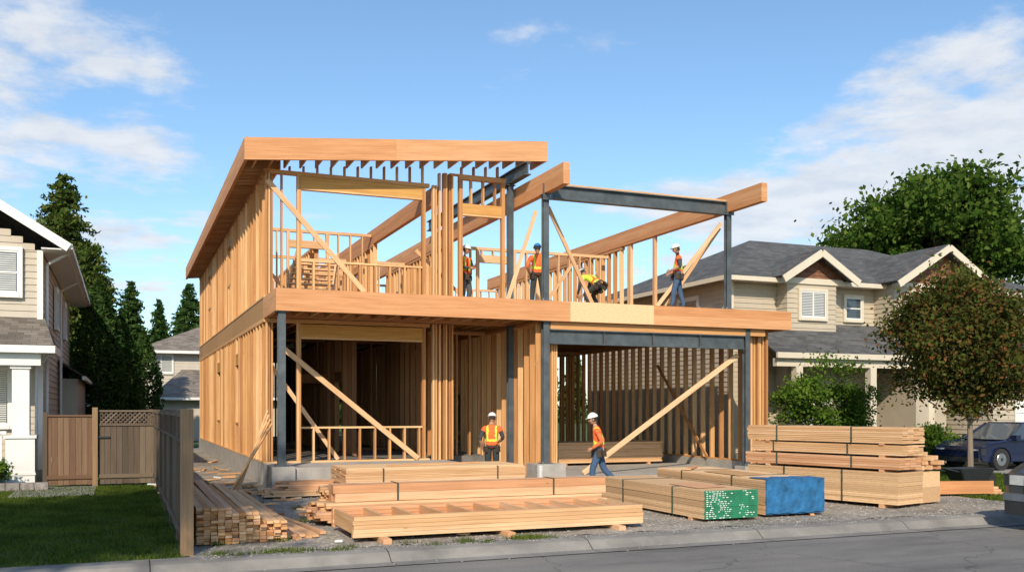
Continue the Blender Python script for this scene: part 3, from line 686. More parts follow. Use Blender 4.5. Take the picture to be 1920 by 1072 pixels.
def gable(u0, u1, y, z0, pz_, yb):
    c = (u0 + u1) / 2; s_ = (pz_ - z0) / (c - u0)
    siding(mb, (u0 + .3, y), (u1 - .3, y), z0, pz_, 'shingle_gable', .14, top=lambda z, L: (max(0, (z - z0) / s_ - .3), L - max(0, (z - z0) / s_ - .3)))
    mb.poly([(u0 + .25, y + .01, z0), (u1 - .25, y + .01, z0), (c, y + .01, pz_ - .1)], 'shingle_gable')
    for sgn, ux in ((1, u0), (-1, u1)):
        P = [(ux, y - .5, z0 + .02), (c, y - .5, pz_ + .02), (c, yb, pz_ + .02), (ux, yb, z0 + .02)]
        if sgn < 0: P = P[::-1]
        P = P[1:] + P[:1]
        mb.poly(P[::-1] if (V3(P[1]) - V3(P[0])).cross(V3(P[2]) - V3(P[0])).z < 0 else P, 'roof_grey', .08)
        mb.beam((ux, y - .53, z0 - .12), (c, y - .53, pz_ - .12), .05, .24, 'cream_trim')
gable(17.35, 20.6, 4.4, 6.42, 7.4, 8.5); gable(22.0, 26.8, 4.0, 6.42, 7.85, 10)
mb.box(17.6, 20.3, 4.36, 4.4, 6.3, 6.45, 'cream_trim'); mb.box(22.2, 26.6, 3.96, 4.0, 6.3, 6.45, 'cream_trim')
x0, x1, y0, y1, ze, zk = 15.45, 32, 4.45, 16.05, 6.42, 8.85; ym = (y0 + y1) / 2; r = 5.2
mb.poly([(x0, y0, ze), (x1, y0, ze), (x1 - r, ym, zk), (x0 + r, ym, zk)], 'roof_grey', .06); mb.poly([(x1, y1, ze), (x0, y1, ze), (x0 + r, ym, zk), (x1 - r, ym, zk)], 'roof_grey', .06)
mb.poly([(x0, y1, ze), (x0, y0, ze), (x0 + r, ym, zk)], 'roof_grey', .06); mb.poly([(x1, y0, ze), (x1, y1, ze), (x1 - r, ym, zk)], 'roof_grey', .06)
mb.box(x0 - .08, x1, y0 - .1, y0 - .01, ze - .17, ze - .02, 'cream_trim'); mb.box(x0 - .1, x0 - .01, y0, y1, ze - .17, ze - .02, 'cream_trim'); mb.box(x0, x1, y0, 5.02, ze - .14, ze - .11, 'cream_trim')
mb.poly([(16.2, 2.8, 3.75), (23.5, 2.8, 3.75), (23.5, 5.0, 4.95), (16.2, 5.0, 4.95)], 'roof_grey', .06); mb.box(16.2, 23.5, 2.72, 2.8, 3.56, 3.74, 'cream_trim'); mb.box(16.3, 23.4, 2.9, 3.1, 3.3, 3.56, 'cream_trim')
for x in (17.2, 20.3, 22.9): mb.box(x - .13, x + .13, 2.88, 3.14, .9, 3.3, 'cream_trim'); mb.box(x - .25, x + .25, 2.76, 3.26, 0, .95, 'stone'); mb.box(x - .29, x + .29, 2.72, 3.3, .95, 1.02, 'concrete')
mb.box(16.2, 23.5, 2.8, 5, -.1, .4, 'concrete'); mb.box(16.3, 22.9, 2.98, 3.04, 1.2, 1.26, 'cream_trim')
x = 16.4
while x < 22.9: mb.box(x, x + .035, 2.99, 3.03, .45, 1.2, 'cream_trim'); x += .13
mb.box(20.8, 21.8, 4.94, 4.99, .4, 2.5, 'door_dark'); mb.box(22.2, 23.6, 2.9, 5, .0, 3.2, SC)
mb.box(24.2, 30.5, 1.5, 5, 0, 3.1, SC); siding(mb, (24.2, 1.5), (30.5, 1.5), .0, 3.1, SC); siding(mb, (24.2, 5), (24.2, 1.5), 0, 3.1, SC)
mb.poly([(23.8, .9, 3.1), (30.9, .9, 3.1), (28.5, 4.5, 4.9), (25.5, 4.5, 4.9)], 'roof_grey', .06); mb.poly([(23.8, 5, 3.1), (23.8, .9, 3.1), (25.5, 4.5, 4.9), (25.5, 5, 4.9)], 'roof_grey', .06); mb.box(23.75, 30.9, .82, .9, 2.92, 3.08, 'cream_trim')
mb.box(25.2, 29.8, 1.42, 1.46, .0, 2.3, 'white_trim'); mb.box(23.95, 24.75, 1.25, 1.46, 0, 1.1, 'stone')
for k in range(4): mb.box(25.25, 29.75, 1.40, 1.418, .06 + k * .57, .56 + k * .57, 'white_trim')
window(mb, (18.45, 4.4), (19.5, 4.4), 5.08, 6.0, 'cream_trim', 2, out=.05); window(mb, (20.95, 5.0), (21.65, 5.0), 5.15, 5.95, 'cream_trim', 1, True, out=.05, blind=False); window(mb, (23.6, 4.0), (25.0, 4.0), 5.1, 6.0, 'cream_trim', 2, out=.05)
window(mb, (18.3, 4.4), (19.7, 4.4), 1.3, 2.8, 'cream_trim', 2, out=.05); window(mb, (16, 12), (16, 11), 4.9, 5.9, out=.05, blind=False); window(mb, (16, 8.2), (16, 7), 4.9, 5.9, out=.05, blind=False)
mb.build('house_body', rh)
def hiphouse(name, x0, x1, y0, y1, ze, zk, wall, roof, wins=()):
    e = empty(name); mb = MB(); mb.box(x0, x1, y0, y1, 0, ze, wall); o = .6; X0, X1, Y0, Y1 = x0 - o, x1 + o, y0 - o, y1 + o; ym = (Y0 + Y1) / 2; r = min((Y1 - Y0) / 2, (X1 - X0) / 2 - .1)
    siding(mb, (x0, y0), (x1, y0), 0, ze, wall, .2)
    mb.poly([(X0, Y0, ze), (X1, Y0, ze), (X1 - r, ym, zk), (X0 + r, ym, zk)], roof, .06); mb.poly([(X1, Y1, ze), (X0, Y1, ze), (X0 + r, ym, zk), (X1 - r, ym, zk)], roof, .06)
    mb.poly([(X0, Y1, ze), (X0, Y0, ze), (X0 + r, ym, zk)], roof, .06); mb.poly([(X1, Y0, ze), (X1, Y1, ze), (X1 - r, ym, zk)], roof, .06)
    mb.box(X0, X1, Y0 - .08, Y0, ze - .2, ze - .02, 'white_trim'); mb.box(X0 - .08, X0, Y0, Y1, ze - .2, ze - .02, 'white_trim')
    for w in wins: window(mb, (w[0], y0 - .03), (w[1], y0 - .03), w[2], w[3], mull=2, out=.05)
    mb.build('house_body', e); return e
e = hiphouse('suburban_house', -2.0, 9, 42, 53, 5.6, 8.3, 'siding_far', 'roof_far', [(-1.7, -.4, 4.2, 5.3)])
mb = MB(); mb.box(-1.2, 6, 37.5, 41.9, 0, 2.6, 'siding_far'); mb.poly([(-1.8, 36.9, 2.6), (6.5, 36.9, 2.6), (6.5, 41.9, 4.4), (.2, 41.9, 4.4)], 'roof_far', .06); mb.poly([(-1.8, 41.9, 2.6), (-1.8, 36.9, 2.6), (.2, 41.9, 4.4)], 'roof_far', .06); mb.box(-1.8, 6.5, 36.8, 36.89, 2.42, 2.58, 'white_trim'); mb.build('garage_wing', e)
hiphouse('suburban_house', 36, 48, 6, 17, 5.8, 9, 'siding_far', 'roof_grey', [(38, 40, 4, 5.4)])
hiphouse('garden_shed', -5.9, -4.3, 24, 26.5, 2.2, 3.0, 'fence_old', 'roof_grey')

# ------------------------------------------------------------------ vegetation
def leaves(C, size, rng, asp=.6):
    n = len(C); a = rng.normal(size=(n, 3)); a /= np.linalg.norm(a, axis=1)[:, None]; b_ = rng.normal(size=(n, 3)); b_ -= (b_ * a).sum(1)[:, None] * a; b_ /= np.linalg.norm(b_, axis=1)[:, None]
    s_ = size * rng.uniform(.6, 1.3, (n, 1)); a = a * s_; b_ = b_ * s_ * asp
    return np.stack([C - a, C - b_, C + a, C + b_], 1)
def broadleaf(name, pos, h, rx, zc, rz, ncl, per, csz, lsz, mat, bark='bark', tr=.15, seed=1, lob=.3):
    rng = np.random.default_rng(seed); e = empty(name, pos); mb = MB(); rr = random.Random(seed)
    top = V3((0, 0, zc + rz * .55)); segs = 6; pts = []
    for i in range(segs + 1):
        t = i / segs; pts.append(V3((rr.uniform(-.04, .04) * h * .1 * t, rr.uniform(-.04, .04) * h * .1 * t, top.z * t)))
    for i in range(segs): mb.cyl(pts[i], pts[i + 1], tr * (1 - .85 * i / segs), tr * (1 - .85 * (i + 1) / segs), 8, bark)
    dirs = rng.normal(size=(7, 3)); dirs /= np.linalg.norm(dirs, axis=1)[:, None]; amp = rng.uniform(-lob, lob, 7)
    cs = []
    for k in range(ncl):
        v = rng.normal(size=3); v /= np.linalg.norm(v); rad = rng.uniform(.3, 1.0) ** .6
        lb = 1 + float(np.sum(amp * np.maximum(0, dirs @ v) ** 4)) * 1.2 + rng.uniform(-.08, .1)
        c = np.array([v[0] * rx * rad * lb, v[1] * rx * rad * lb, zc + v[2] * rz * rad * lb])
        c[:2] *= 1.08 - .28 * max(0, v[2]) - .2 * max(0, -v[2] - .3)
        cs.append(c)
        t = min(.95, max(.3, (c[2] - .25 * rx) / top.z * .85)); i = int(t * segs); p = pts[i].lerp(pts[min(i + 1, segs)], t * segs - i); q = V3(c)
        if k % 2 == 0:
            m_ = p.lerp(q, .5) + V3((rr.uniform(-.1, .1), rr.uniform(-.1, .1), rr.uniform(0, .15))) * rx * .3
            r0 = tr * (1 - .8 * t) * .5; mb.cyl(p, m_, r0, r0 * .6, 5, bark); mb.cyl(m_, q, r0 * .6, r0 * .2, 5, bark)
    cs = np.array(cs); mb.build('trunk_and_limbs', e)
    C = np.repeat(cs, per, 0); S = rng.uniform(.55, 1.25, (ncl, 1)).repeat(per, 0)
    off = rng.normal(size=C.shape) * csz * S * np.array([1, 1, .65]) * .5
    quads('foliage', leaves(C + off, lsz, rng), mat, e); return e
def conifer(name, pos, h, r, mat='needle', seed=1, z0=.8, dens=1., lsz=.13, pw=.8):
    rng = np.random.default_rng(seed); e = empty(name, pos); mb = MB(); mb.cyl((0, 0, 0), (0, 0, h * .97), .03 * h * .6, .01, 8, 'bark')
    Cs = []; z = z0
    while z < h:
        t = (z - z0) / (h - z0); nb = int((9 + 5 * (1 - t)) * dens)
        for k in range(nb):
            L = r * (1 - t) ** pw * rng.uniform(.5, 1.2) + .12; ang = rng.uniform(0, 2 * math.pi); zz = z + rng.uniform(-.2, .2)
            n = max(6, int(L * 34)); s_ = rng.uniform(0.1, 1, n) ** .7 * L
            px = np.cos(ang) * s_; py = np.sin(ang) * s_; pz_ = zz + s_ * .12 - (s_ / L) ** 2 * L * .38
            w = .07 + .2 * s_ * (1 - s_ / L * .7)
            Cs.append(np.stack([px + rng.normal(size=n) * w, py + rng.normal(size=n) * w, pz_ - np.abs(rng.normal(size=n)) * w * .7], 1))
            if k % 2 == 0 and L > .5: mb.cyl((0, 0, zz), (math.cos(ang) * L * .8, math.sin(ang) * L * .8, zz + L * .096 - .64 * L * .38), .03, .008, 4, 'bark')
        z += max(.16, h * .028)
    mb.build('trunk', e); quads('foliage', leaves(np.concatenate(Cs), lsz, rng, .4), mat, e); return e
def bush(name, pos, rx, rz, ncl, per, mat='leaf_bush', lsz=.06, seed=1, csz=.4):
    return broadleaf(name, pos, rz * 2, rx, rz, rz * .95, ncl, per, csz, lsz, mat, 'bark', .06, seed)
def colcypress(name, pos, h, r, seed):
    rng = np.random.default_rng(seed); e = empty(name, pos); mb = MB(); mb.cyl((0, 0, 0), (0, 0, h * .9), .12, .02, 8, 'bark'); mb.build('trunk', e)
    n = int(9000 * h * r / 6); t = rng.uniform(0, 1, n); th = rng.uniform(0, 2 * np.pi, n)
    prof = np.minimum(1, (1 - t) * 2.6) ** .7 * (.75 + .25 * np.sin(t * 3.1)); rad = r * prof * (1 + .18 * np.sin(5 * th + 9 * t) + .1 * np.sin(11 * th - 17 * t)) * rng.uniform(.72, 1.06, n)
    C = np.stack([np.cos(th) * rad, np.sin(th) * rad, .1 + t * h], 1); quads('foliage', leaves(C, .11, rng, .4), 'needle_dark', e)
conifer('cedar_tree', (-5.9, 27.6, 0), 13.0, 2.9, 'needle', 3, .8, 1.5, .15, .6)
conifer('cedar_tree', (-4.6, 26.0, 0), 9.6, 2.1, 'needle', 5, .8, 1.3, .14, .6); conifer('cedar_tree', (-9.5, 31.0, 0), 12.6, 2.6, 'needle', 6, .8, 1.2, .15, .6)
colcypress('cypress_tree', (-3.4, 21.0, 0), 5.7, .85, 4); colcypress('cypress_tree', (-2.4, 24.8, 0), 5.4, .75, 6); colcypress('cypress_tree', (-4.2, 19.5, 0), 7.0, .95, 8)
conifer('spruce_tree', (-2.7, 64, 0), 12.8, 2.8, 'needle_dark', 11, 1, 1.2, .2); conifer('spruce_tree', (-.5, 63, 0), 11.0, 2.0, 'needle_dark', 12, 1, 1.2, .2); conifer('spruce_tree', (1.9, 62, 0), 12.6, 3.4, 'needle_dark', 13, 1, 1.2, .2)
conifer('spruce_tree', (-5.5, 60, 0), 11.5, 3.2, 'needle_dark', 14, 1, 1.2, .2)
broadleaf('maple_tree', (16.95, -4.1, 0), 5.7, 1.75, 3.7, 1.8, 120, 300, .62, .06, 'leaf_maple', 'trunk_pale', .085, 21, .38)
broadleaf('oak_tree', (44.5, 23, 0), 16, 5.3, 11.4, 4.7, 150, 380, 1.6, .19, 'leaf_green', 'bark', .45, 35, .4)
bush('garden_shrub', (17.1, 1.6, 0), 1.25, 1.75, 60, 320, 'leaf_bush', .055, 41, .5); bush('garden_shrub', (21.7, 1.6, 0), .9, .65, 40, 220, 'leaf_bush', .05, 42, .35); bush('garden_shrub', (19.6, 2.1, 0), .7, .5, 30, 200, 'leaf_bush', .05, 43, .3)
bush('garden_shrub', (-6.3, 3.0, .1), .5, .3, 24, 160, 'leaf_bush', .04, 44, .2); bush('garden_shrub', (-2.3, 31, 0), 1.2, .8, 30, 200, 'leaf_bush', .08, 45, .5)
broadleaf('unseen_shadow_tree', (-13.9, -25.4, 0), 20, 3.0, 15.2, 4.2, 110, 230, 1.3, .17, 'leaf_green', 'bark', .4, 51)  # unseen tree added behind the camera to cast shadow on the left lawn
rng = np.random.default_rng(77); Cs = []
for k in range(150):
    ux = -70 + k * 1.35 + rng.uniform(-1, 1); vy = 92 + rng.uniform(-8, 8); h = rng.uniform(6, 11); n = 420; t = rng.uniform(0, 1, n) ** .8
    rad = 2.4 * (1 - t) ** .7 * rng.uniform(.3, 1, n); th = rng.uniform(0, 6.28, n); Cs.append(np.stack([ux + np.cos(th) * rad, vy + np.sin(th) * rad, t * h], 1))
quads('distant_trees', leaves(np.concatenate(Cs), .45, rng), 'needle_dark')

# ------------------------------------------------------------------ ground
mb = MB(); mb.jit = 0
mb.poly([(-400, -400, -.13), (500, -400, -.13), (500, -9.6, -.13), (-400, -9.6, -.13)], 'soil'); mb.poly([(-400, -9.6, -.012), (500, -9.6, -.012), (500, 600, -.012), (-400, 600, -.012)], 'grass'); mb.poly([(-400, -9.6, -.13), (500, -9.6, -.13), (500, -9.6, -.012), (-400, -9.6, -.012)], 'soil')
mb.build('ground')
mb = MB(); mb.jit = 0; mb.poly([(-200, -24.5, -.12), (250, -24.5, -.12), (250, -10.0, -.12), (-200, -10.0, -.12)], 'asphalt'); mb.build('road')
mb = MB(); mb.jit = 0
x = -60.
while x < 90:
    a, b_ = x + .006, x + 2.994; prof = [(-10.32, -.108), (-10.0, -.112), (-9.84, .0), (-9.72, .022), (-9.38, .012)]
    for (ya, za), (yb, zb_) in zip(prof[:-1], prof[1:]): mb.poly([(a, ya, za), (b_, ya, za), (b_, yb, zb_), (a, yb, zb_)], 'concrete_kerb')
    x += 3
mb.build('kerb')
def sheet(name, x0, x1, y0, y1, z, mat, amp, step=.25, seed=0):
    rng = np.random.default_rng(seed); nx = int((x1 - x0) / step) + 1; ny = int((y1 - y0) / step) + 1
    H = rng.uniform(0, 1, (nx, ny))
    for _ in range(2): H[1:-1, 1:-1] = (H[1:-1, 1:-1] * 2 + H[:-2, 1:-1] + H[2:, 1:-1] + H[1:-1, :-2] + H[1:-1, 2:]) / 6
    vs = [(x0 + (x1 - x0) * i / (nx - 1), y0 + (y1 - y0) * j / (ny - 1), z + amp * H[i, j]) for i in range(nx) for j in range(ny)]
    fs = [(i * ny + j, (i + 1) * ny + j, (i + 1) * ny + j + 1, i * ny + j + 1) for i in range(nx - 1) for j in range(ny - 1)]
    me = bpy.data.meshes.new(name); me.from_pydata(vs, [], fs); me.materials.append(MATS[mat]); o = bpy.data.objects.new(name, me); sc.collection.objects.link(o); me.polygons.foreach_set('use_smooth', [True] * len(fs)); return o
sheet('gravel_lot', -2.5, 13.6, -9.37, 26, -.006, 'gravel', .035, .22, 3)
sheet('lawn', -30, -2.56, -9.37, 3.0, -.006, 'grass', .03, .3, 4)
mb = MB(); mb.jit = 0; mb.box(-5.6, -3.9, .6, 3.1, -.05, .035, 'driveway'); mb.build('garden_path')
mb = MB(); mb.jit = 0; mb.box(20.5, 30.5, -9.3, 1.2, -.05, .01, 'driveway'); mb.build('driveway')
mb = MB()
for k in range(9): mb.box(-7.6 + k * .3, -7.32 + k * .3, 2.3 + .03 * (k % 2), 2.5, 0, .2, 'stone')
mb.build('planter_edging')
rng = np.random.default_rng(5); n = 11500; X = rng.uniform(-2.4, 13.4, n); Y = rng.uniform(-9.3, 2, n); S = rng.uniform(.008, .030, n)
Y[9500:] = -9.35 - np.abs(rng.normal(size=2000)) * .35; S[9500:] *= .6
vs = []; fs = []
for i in range(n):
    x, y, s_ = X[i], Y[i], S[i]; z = .012 if y > -9.36 else (.02 if y > -9.75 else (0 - (-9.75 - y) * .45 if y > -10 else -.113)); o = len(vs); a, b_, c = s_ * rng.uniform(.7, 1.4), s_ * rng.uniform(.7, 1.4), s_ * .7
    vs += [(x + a, y, z), (x, y + b_, z), (x - a, y, z), (x, y - b_, z), (x + a * .2, y, z + c)]; fs += [(o, o + 1, o + 4), (o + 1, o + 2, o + 4), (o + 2, o + 3, o + 4), (o + 3, o, o + 4)]
me = bpy.data.meshes.new('gravel_stones'); me.from_pydata(vs, [], fs); me.materials.append(MATS['stonebit']); o = bpy.data.objects.new('gravel_stones', me); sc.collection.objects.link(o)
def blades(name, x0, x1, y0, y1, n, h, seed, w=.006, clump=0):
    rng = np.random.default_rng(seed); x = rng.uniform(x0, x1, n); y = rng.uniform(y0, y1, n)
    if clump:
        k = rng.integers(0, clump, n); cxs = rng.uniform(x0, x1, clump); cys = rng.uniform(y0, y1, clump); x = cxs[k] + rng.normal(size=n) * .09; y = cys[k] + rng.normal(size=n) * .06
    th = rng.uniform(0, 6.28, n); hh = h * rng.uniform(.5, 1.2, n); dx, dy = np.cos(th) * w, np.sin(th) * w; lx, ly = rng.normal(size=n) * h * .35, rng.normal(size=n) * h * .35
    z = np.zeros(n); Q = np.stack([np.stack([x - dx, y - dy, z], 1), np.stack([x + dx, y + dy, z], 1), np.stack([x + lx + dx * .2, y + ly + dy * .2, hh], 1), np.stack([x + lx - dx * .2, y + ly - dy * .2, hh], 1)], 1)
    return quads(name, Q, 'grass_blade')
blades('grass', -9.5, -2.6, -9.4, 3.0, 110000, .06, 8, .007); blades('grass', 13.5, 20.4, -9.3, 2.6, 50000, .07, 9, .012); blades('weeds', -2.5, 2.5, -9.6, -9.25, 1800, .07, 10, .006, 26); blades('weeds', -2.5, -.2, -9, 6, 1600, .1, 12, .006, 22)

# ------------------------------------------------------------------ vehicles
def car(name, loc, rz, paint, L, Wd, hood, roof, cab, belt, r=.34, truck=False):
    e = empty(name, loc, rz); mb = MB(); mb.jit = 0; hw = Wd / 2; wx = (L / 2 - .85, -L / 2 + .95)
    P = [(-L / 2, .45), (-L / 2, belt * .95), (-L / 2 + .12, belt), (cab[0], belt + .02), (cab[3], belt), (L / 2 - .35, hood), (L / 2 - .08, hood - .12), (L / 2, hood - .35), (L / 2, .38), (L / 2 - .12, .26)]
    for w in wx:
        for k in range(9):
            a = math.pi * k / 8; P.append((w + math.cos(a) * (r + .07), .26 + math.sin(a) * (r + .12)))
    P.append((-L / 2 + .1, .28)); k = len(P)
    bm_pts = []
    for yy, up_ in [(-hw + .08, .0), (-hw, -.04), (hw, -.04), (hw - .08, 0)]:
        for (x, z) in P: bm_pts.append((x * (1 - (.012 if abs(yy) == hw else 0)), yy, z + (up_ if z > belt * .8 else 0)))
    fs = [tuple(range(k)), tuple(range(4 * k - 1, 3 * k - 1, -1))]
    for j in range(3):
        for i in range(k): i2 = (i + 1) % k; fs.append((j * k + i, (j + 1) * k + i, (j + 1) * k + i2, j * k + i2))
    mb.add(bm_pts, fs, paint, [[(0, 0)] * len(f) for f in fs])
    c0, c1, c2, c3 = cab; zt = roof; b0 = belt - .01; wi = hw - .09; wt = hw - .25
    lo = [(c0, -wi, b0), (c3, -wi, b0), (c3, wi, b0), (c0, wi, b0)]; hi = [(c1, -wt, zt - .05), (c2, -wt, zt - .05), (c2, wt, zt - .05), (c1, wt, zt - .05)]
    mb.add(lo + hi, [(0, 1, 5, 4), (1, 2, 6, 5), (2, 3, 7, 6), (3, 0, 4, 7)], 'glass', [[(0, 0)] * 4] * 4)
    mb.add([V3(p) for p in hi] + [(c1 + .06, -wt + .06, zt), (c2 - .06, -wt + .06, zt), (c2 - .06, wt - .06, zt), (c1 + .06, wt - .06, zt)], [(0, 1, 5, 4), (1, 2, 6, 5), (2, 3, 7, 6), (3, 0, 4, 7), (4, 5, 6, 7)], paint, [[(0, 0)] * 4] * 5)
    for i in range(4): mb.beam(V3(lo[i]), V3(hi[i]), .07, .07, paint, (0, 1, 0))
    xm = (c0 + c3) / 2 - .1
    for sg in (-1, 1): mb.beam((xm, sg * (wi + .004), b0), (xm, sg * (wt + .004), zt - .04), .07, .03, paint, (0, 1, 0)); mb.box(c3 - .35, c3 - .15, sg * (hw + .02) - .08, sg * (hw + .02) + .08, belt, belt + .13, paint)
    for sg in (-1, 1):
        mb.box(L / 2 - .22, L / 2 - .02, sg * (hw - .22) - .16, sg * (hw - .22) + .16, hood - .36, hood - .2, 'lamp_lens'); mb.box(-L / 2 - .01, -L / 2 + .1, sg * (hw - .25) - .16, sg * (hw - .25) + .16, belt - .3, belt - .1, 'lamp_red')
        mb.box(L / 2 - .2, L / 2 - .0, sg * (hw - .05) - .045, sg * (hw - .05) + .045, hood - .38, hood - .18, 'plastic_dark')
    mb.box(L / 2 - .06, L / 2 + .02, -hw + .45, hw - .45, hood - .45, hood - .2, 'plastic_dark'); mb.box(L / 2 - .1, L / 2 + .07, -hw + .04, hw - .04, .5 if truck else .42, .62, 'chrome' if truck else paint); mb.box(L / 2 - .1, L / 2 + .06, -hw + .06, hw - .06, .26, .5 if truck else .42, 'plastic_dark')
    mb.build('body', e)
    mb = MB(); mb.jit = 0
    for w in wx:
        for sg in (-1, 1):
            y0 = sg * (hw - .22); y1 = sg * (hw - .0); mb.cyl((w, y0, r), (w, y1, r), r, r, 24, 'rubber'); mb.cyl((w, y1 - sg * .01, r), (w, y1 + sg * .01, r), r * .62, r * .55, 16, 'chrome'); mb.cyl((w, y1, r), (w, y1 + sg * .02, r), r * .2, r * .15, 10, 'plastic_dark')
    mb.build('wheels', e); return e
car('parked_car', (23.3, .0, .01), math.radians(180), 'paint_blue', 4.7, 1.84, .86, 1.48, (-1.9, -1.15, .35, 1.15), .95)
car('pickup_truck', (13.45, -11.5, -.12), math.radians(180), 'paint_grey', 5.7, 2.0, 1.12, 1.85, (-.9, -.75, .75, 1.35), 1.15, .4, True)
mb = MB(); mb.M = Matrix.Translation((15.6, -5.3, 0)); mb.jit = 0
mb.poly([(-.6, -.28, .5), (.5, -.28, .5), (.35, -.2, .22), (-.4, -.2, .22)], 'plastic_dark', .02); mb.poly([(.5, .28, .5), (-.6, .28, .5), (-.4, .2, .22), (.35, .2, .22)], 'plastic_dark', .02); mb.box(-.4, .35, -.2, .2, .2, .22, 'plastic_dark'); mb.poly([(-.6, .28, .5), (-.6, -.28, .5), (-.4, -.2, .22), (-.4, .2, .22)], 'plastic_dark', .02); mb.poly([(.5, -.28, .5), (.5, .28, .5), (.35, .2, .22), (.35, -.2, .22)], 'plastic_dark', .02)
mb.cyl((.6, -.05, .2), (.6, .05, .2), .2, .2, 16, 'rubber')
for sg in (-1, 1): mb.beam((.6, sg * .08, .2), (-1.2, sg * .28, .55), .03, .03, 'plastic_dark'); mb.beam((-.35, sg * .2, .35), (-.4, sg * .22, .0), .03, .03, 'plastic_dark')
mb.build('wheelbarrow')

# ------------------------------------------------------------------ people
def skin_mesh(verts, edges, radii, sub=2):
    me = bpy.data.meshes.new('tmp'); me.from_pydata(verts, edges, []); o = bpy.data.objects.new('tmp', me); sc.collection.objects.link(o)
    md = o.modifiers.new('Skin', 'SKIN'); md.use_smooth_shade = True; md.branch_smoothing = .6
    sv = me.skin_vertices[0].data
    for i, r_ in enumerate(radii): sv[i].radius = r_ if isinstance(r_, tuple) else (r_, r_); sv[i].use_root = (i == 0)
    ss = o.modifiers.new('S', 'SUBSURF'); ss.levels = sub; ss.render_levels = sub
    dg = bpy.context.evaluated_depsgraph_get(); dg.update(); m2 = bpy.data.meshes.new_from_object(o.evaluated_get(dg)); bpy.data.objects.remove(o); return m2
def segdist(p, a, b_):
    ab = b_ - a; t = max(0, min(1, (p - a).dot(ab) / max(1e-9, ab.length_squared))); return (p - (a + ab * t)).length
def person(name, loc, heading, pose, helmet='helmet_white', shirt='shirt_dark', vest='vest_orange', stripe='vest_lime', pants='jeans', sleeve='long', head_yaw=0, head_pitch=0, scale=1., glove=False, harness=False):
    J = dict(pel=(0, 0, .96), spi=(0, .0, 1.14), che=(0, -.01, 1.34), nek=(0, 0, 1.49), hed=(0, .015, 1.575),
             hl=(-.095, 0, .91), kl=(-.11, .02, .50), al=(-.12, -.02, .10), tl=(-.135, .16, .05), hr=(.095, 0, .91), kr=(.11, .02, .50), ar=(.12, -.02, .10), tr=(.135, .16, .05),
             sl=(-.185, -.01, 1.42), el=(-.25, -.03, 1.14), wl=(-.24, .08, .89), sr=(.185, -.01, 1.42), er=(.25, -.03, 1.14), wr=(.24, .08, .89))
    J.update(pose); J = {k: V3(v) for k, v in J.items()}
    order = ['pel', 'spi', 'che', 'nek', 'hed', 'hl', 'kl', 'al', 'tl', 'hr', 'kr', 'ar', 'tr', 'sl', 'el', 'wl', 'sr', 'er', 'wr']
    rad = dict(pel=.15, spi=.145, che=.15, nek=.06, hed=.052, hl=.11, kl=.078, al=.062, tl=.05, sl=.075, el=.052, wl=.035)
    for k in ('h', 'k', 'a', 't', 's', 'e', 'w'): rad[k + 'r'] = rad[k + 'l']
    E = [('pel', 'spi'), ('spi', 'che'), ('che', 'nek'), ('nek', 'hed'), ('pel', 'hl'), ('hl', 'kl'), ('kl', 'al'), ('al', 'tl'), ('pel', 'hr'), ('hr', 'kr'), ('kr', 'ar'), ('ar', 'tr'), ('che', 'sl'), ('sl', 'el'), ('el', 'wl'), ('che', 'sr'), ('sr', 'er'), ('er', 'wr')]
    me = skin_mesh([tuple(J[k]) for k in order], [(order.index(a), order.index(b_)) for a, b_ in E], [rad[k] for k in order], 3)
    e = empty(name, loc, math.radians(heading)); e.scale = (scale,) * 3
    mats = [shirt, 'skin', pants, 'boots', vest]; me.materials.clear()
    for m_ in mats: me.materials.append(MATS[m_])
    cls = {('pel', 'spi'): 0, ('spi', 'che'): 0, ('che', 'nek'): 0, ('nek', 'hed'): 1, ('che', 'sl'): 0, ('che', 'sr'): 0, ('sl', 'el'): 0, ('sr', 'er'): 0, ('el', 'wl'): 0 if sleeve == 'long' else 1, ('er', 'wr'): 0 if sleeve == 'long' else 1,
           ('pel', 'hl'): 2, ('hl', 'kl'): 2, ('kl', 'al'): 2, ('al', 'tl'): 3, ('pel', 'hr'): 2, ('hr', 'kr'): 2, ('kr', 'ar'): 2, ('ar', 'tr'): 3}
    torso = {('pel', 'spi'), ('spi', 'che'), ('che', 'nek'), ('che', 'sl'), ('che', 'sr')}
    upv = (J['che'] - J['pel']).normalized(); rt = (J['sr'] - J['sl']).normalized(); fw = upv.cross(rt)
    tf = []
    for p in me.polygons:
        c = p.center; best = min(E, key=lambda s_: segdist(c, J[s_[0]], J[s_[1]]) / (rad[s_[0]] + rad[s_[1]])); p.material_index = cls[best]; p.use_smooth = True
        if (c - J['hed']).length < .11: p.material_index = 1
        elif best in torso or (best in (('sl', 'el'), ('sr', 'er')) and (c - J[best[0]]).length < .075):
            if (c - J['pel']).dot(upv) > -.03: tf.append(p.index)
            else: p.material_index = 2
    ob = bpy.data.objects.new('body', me); sc.collection.objects.link(ob); ob.parent = e
    vs = {}; pts = []; fs = []; mi = []
    for fi in tf:
        p = me.polygons[fi]; f = []
        for vi in p.vertices:
            if vi not in vs: vs[vi] = len(pts); pts.append(tuple(me.vertices[vi].co + me.vertices[vi].normal * .014))
            f.append(vs[vi])
        fs.append(f); c = p.center - J['pel']; h = c.dot(upv); x = abs(c.dot(rt)); s_ = 0
        if abs(h - .15) < .03 or .085 < x < .125 and h > .12: s_ = 1
        mi.append(s_)
    vm = bpy.data.meshes.new('safety_vest'); vm.from_pydata(pts, [], fs)
    for m_ in (vest, stripe): vm.materials.append(MATS[m_])
    vm.polygons.foreach_set('material_index', mi); vm.polygons.foreach_set('use_smooth', [True] * len(fs))
    vo = bpy.data.objects.new('safety_vest', vm); sc.collection.objects.link(vo); vo.parent = e
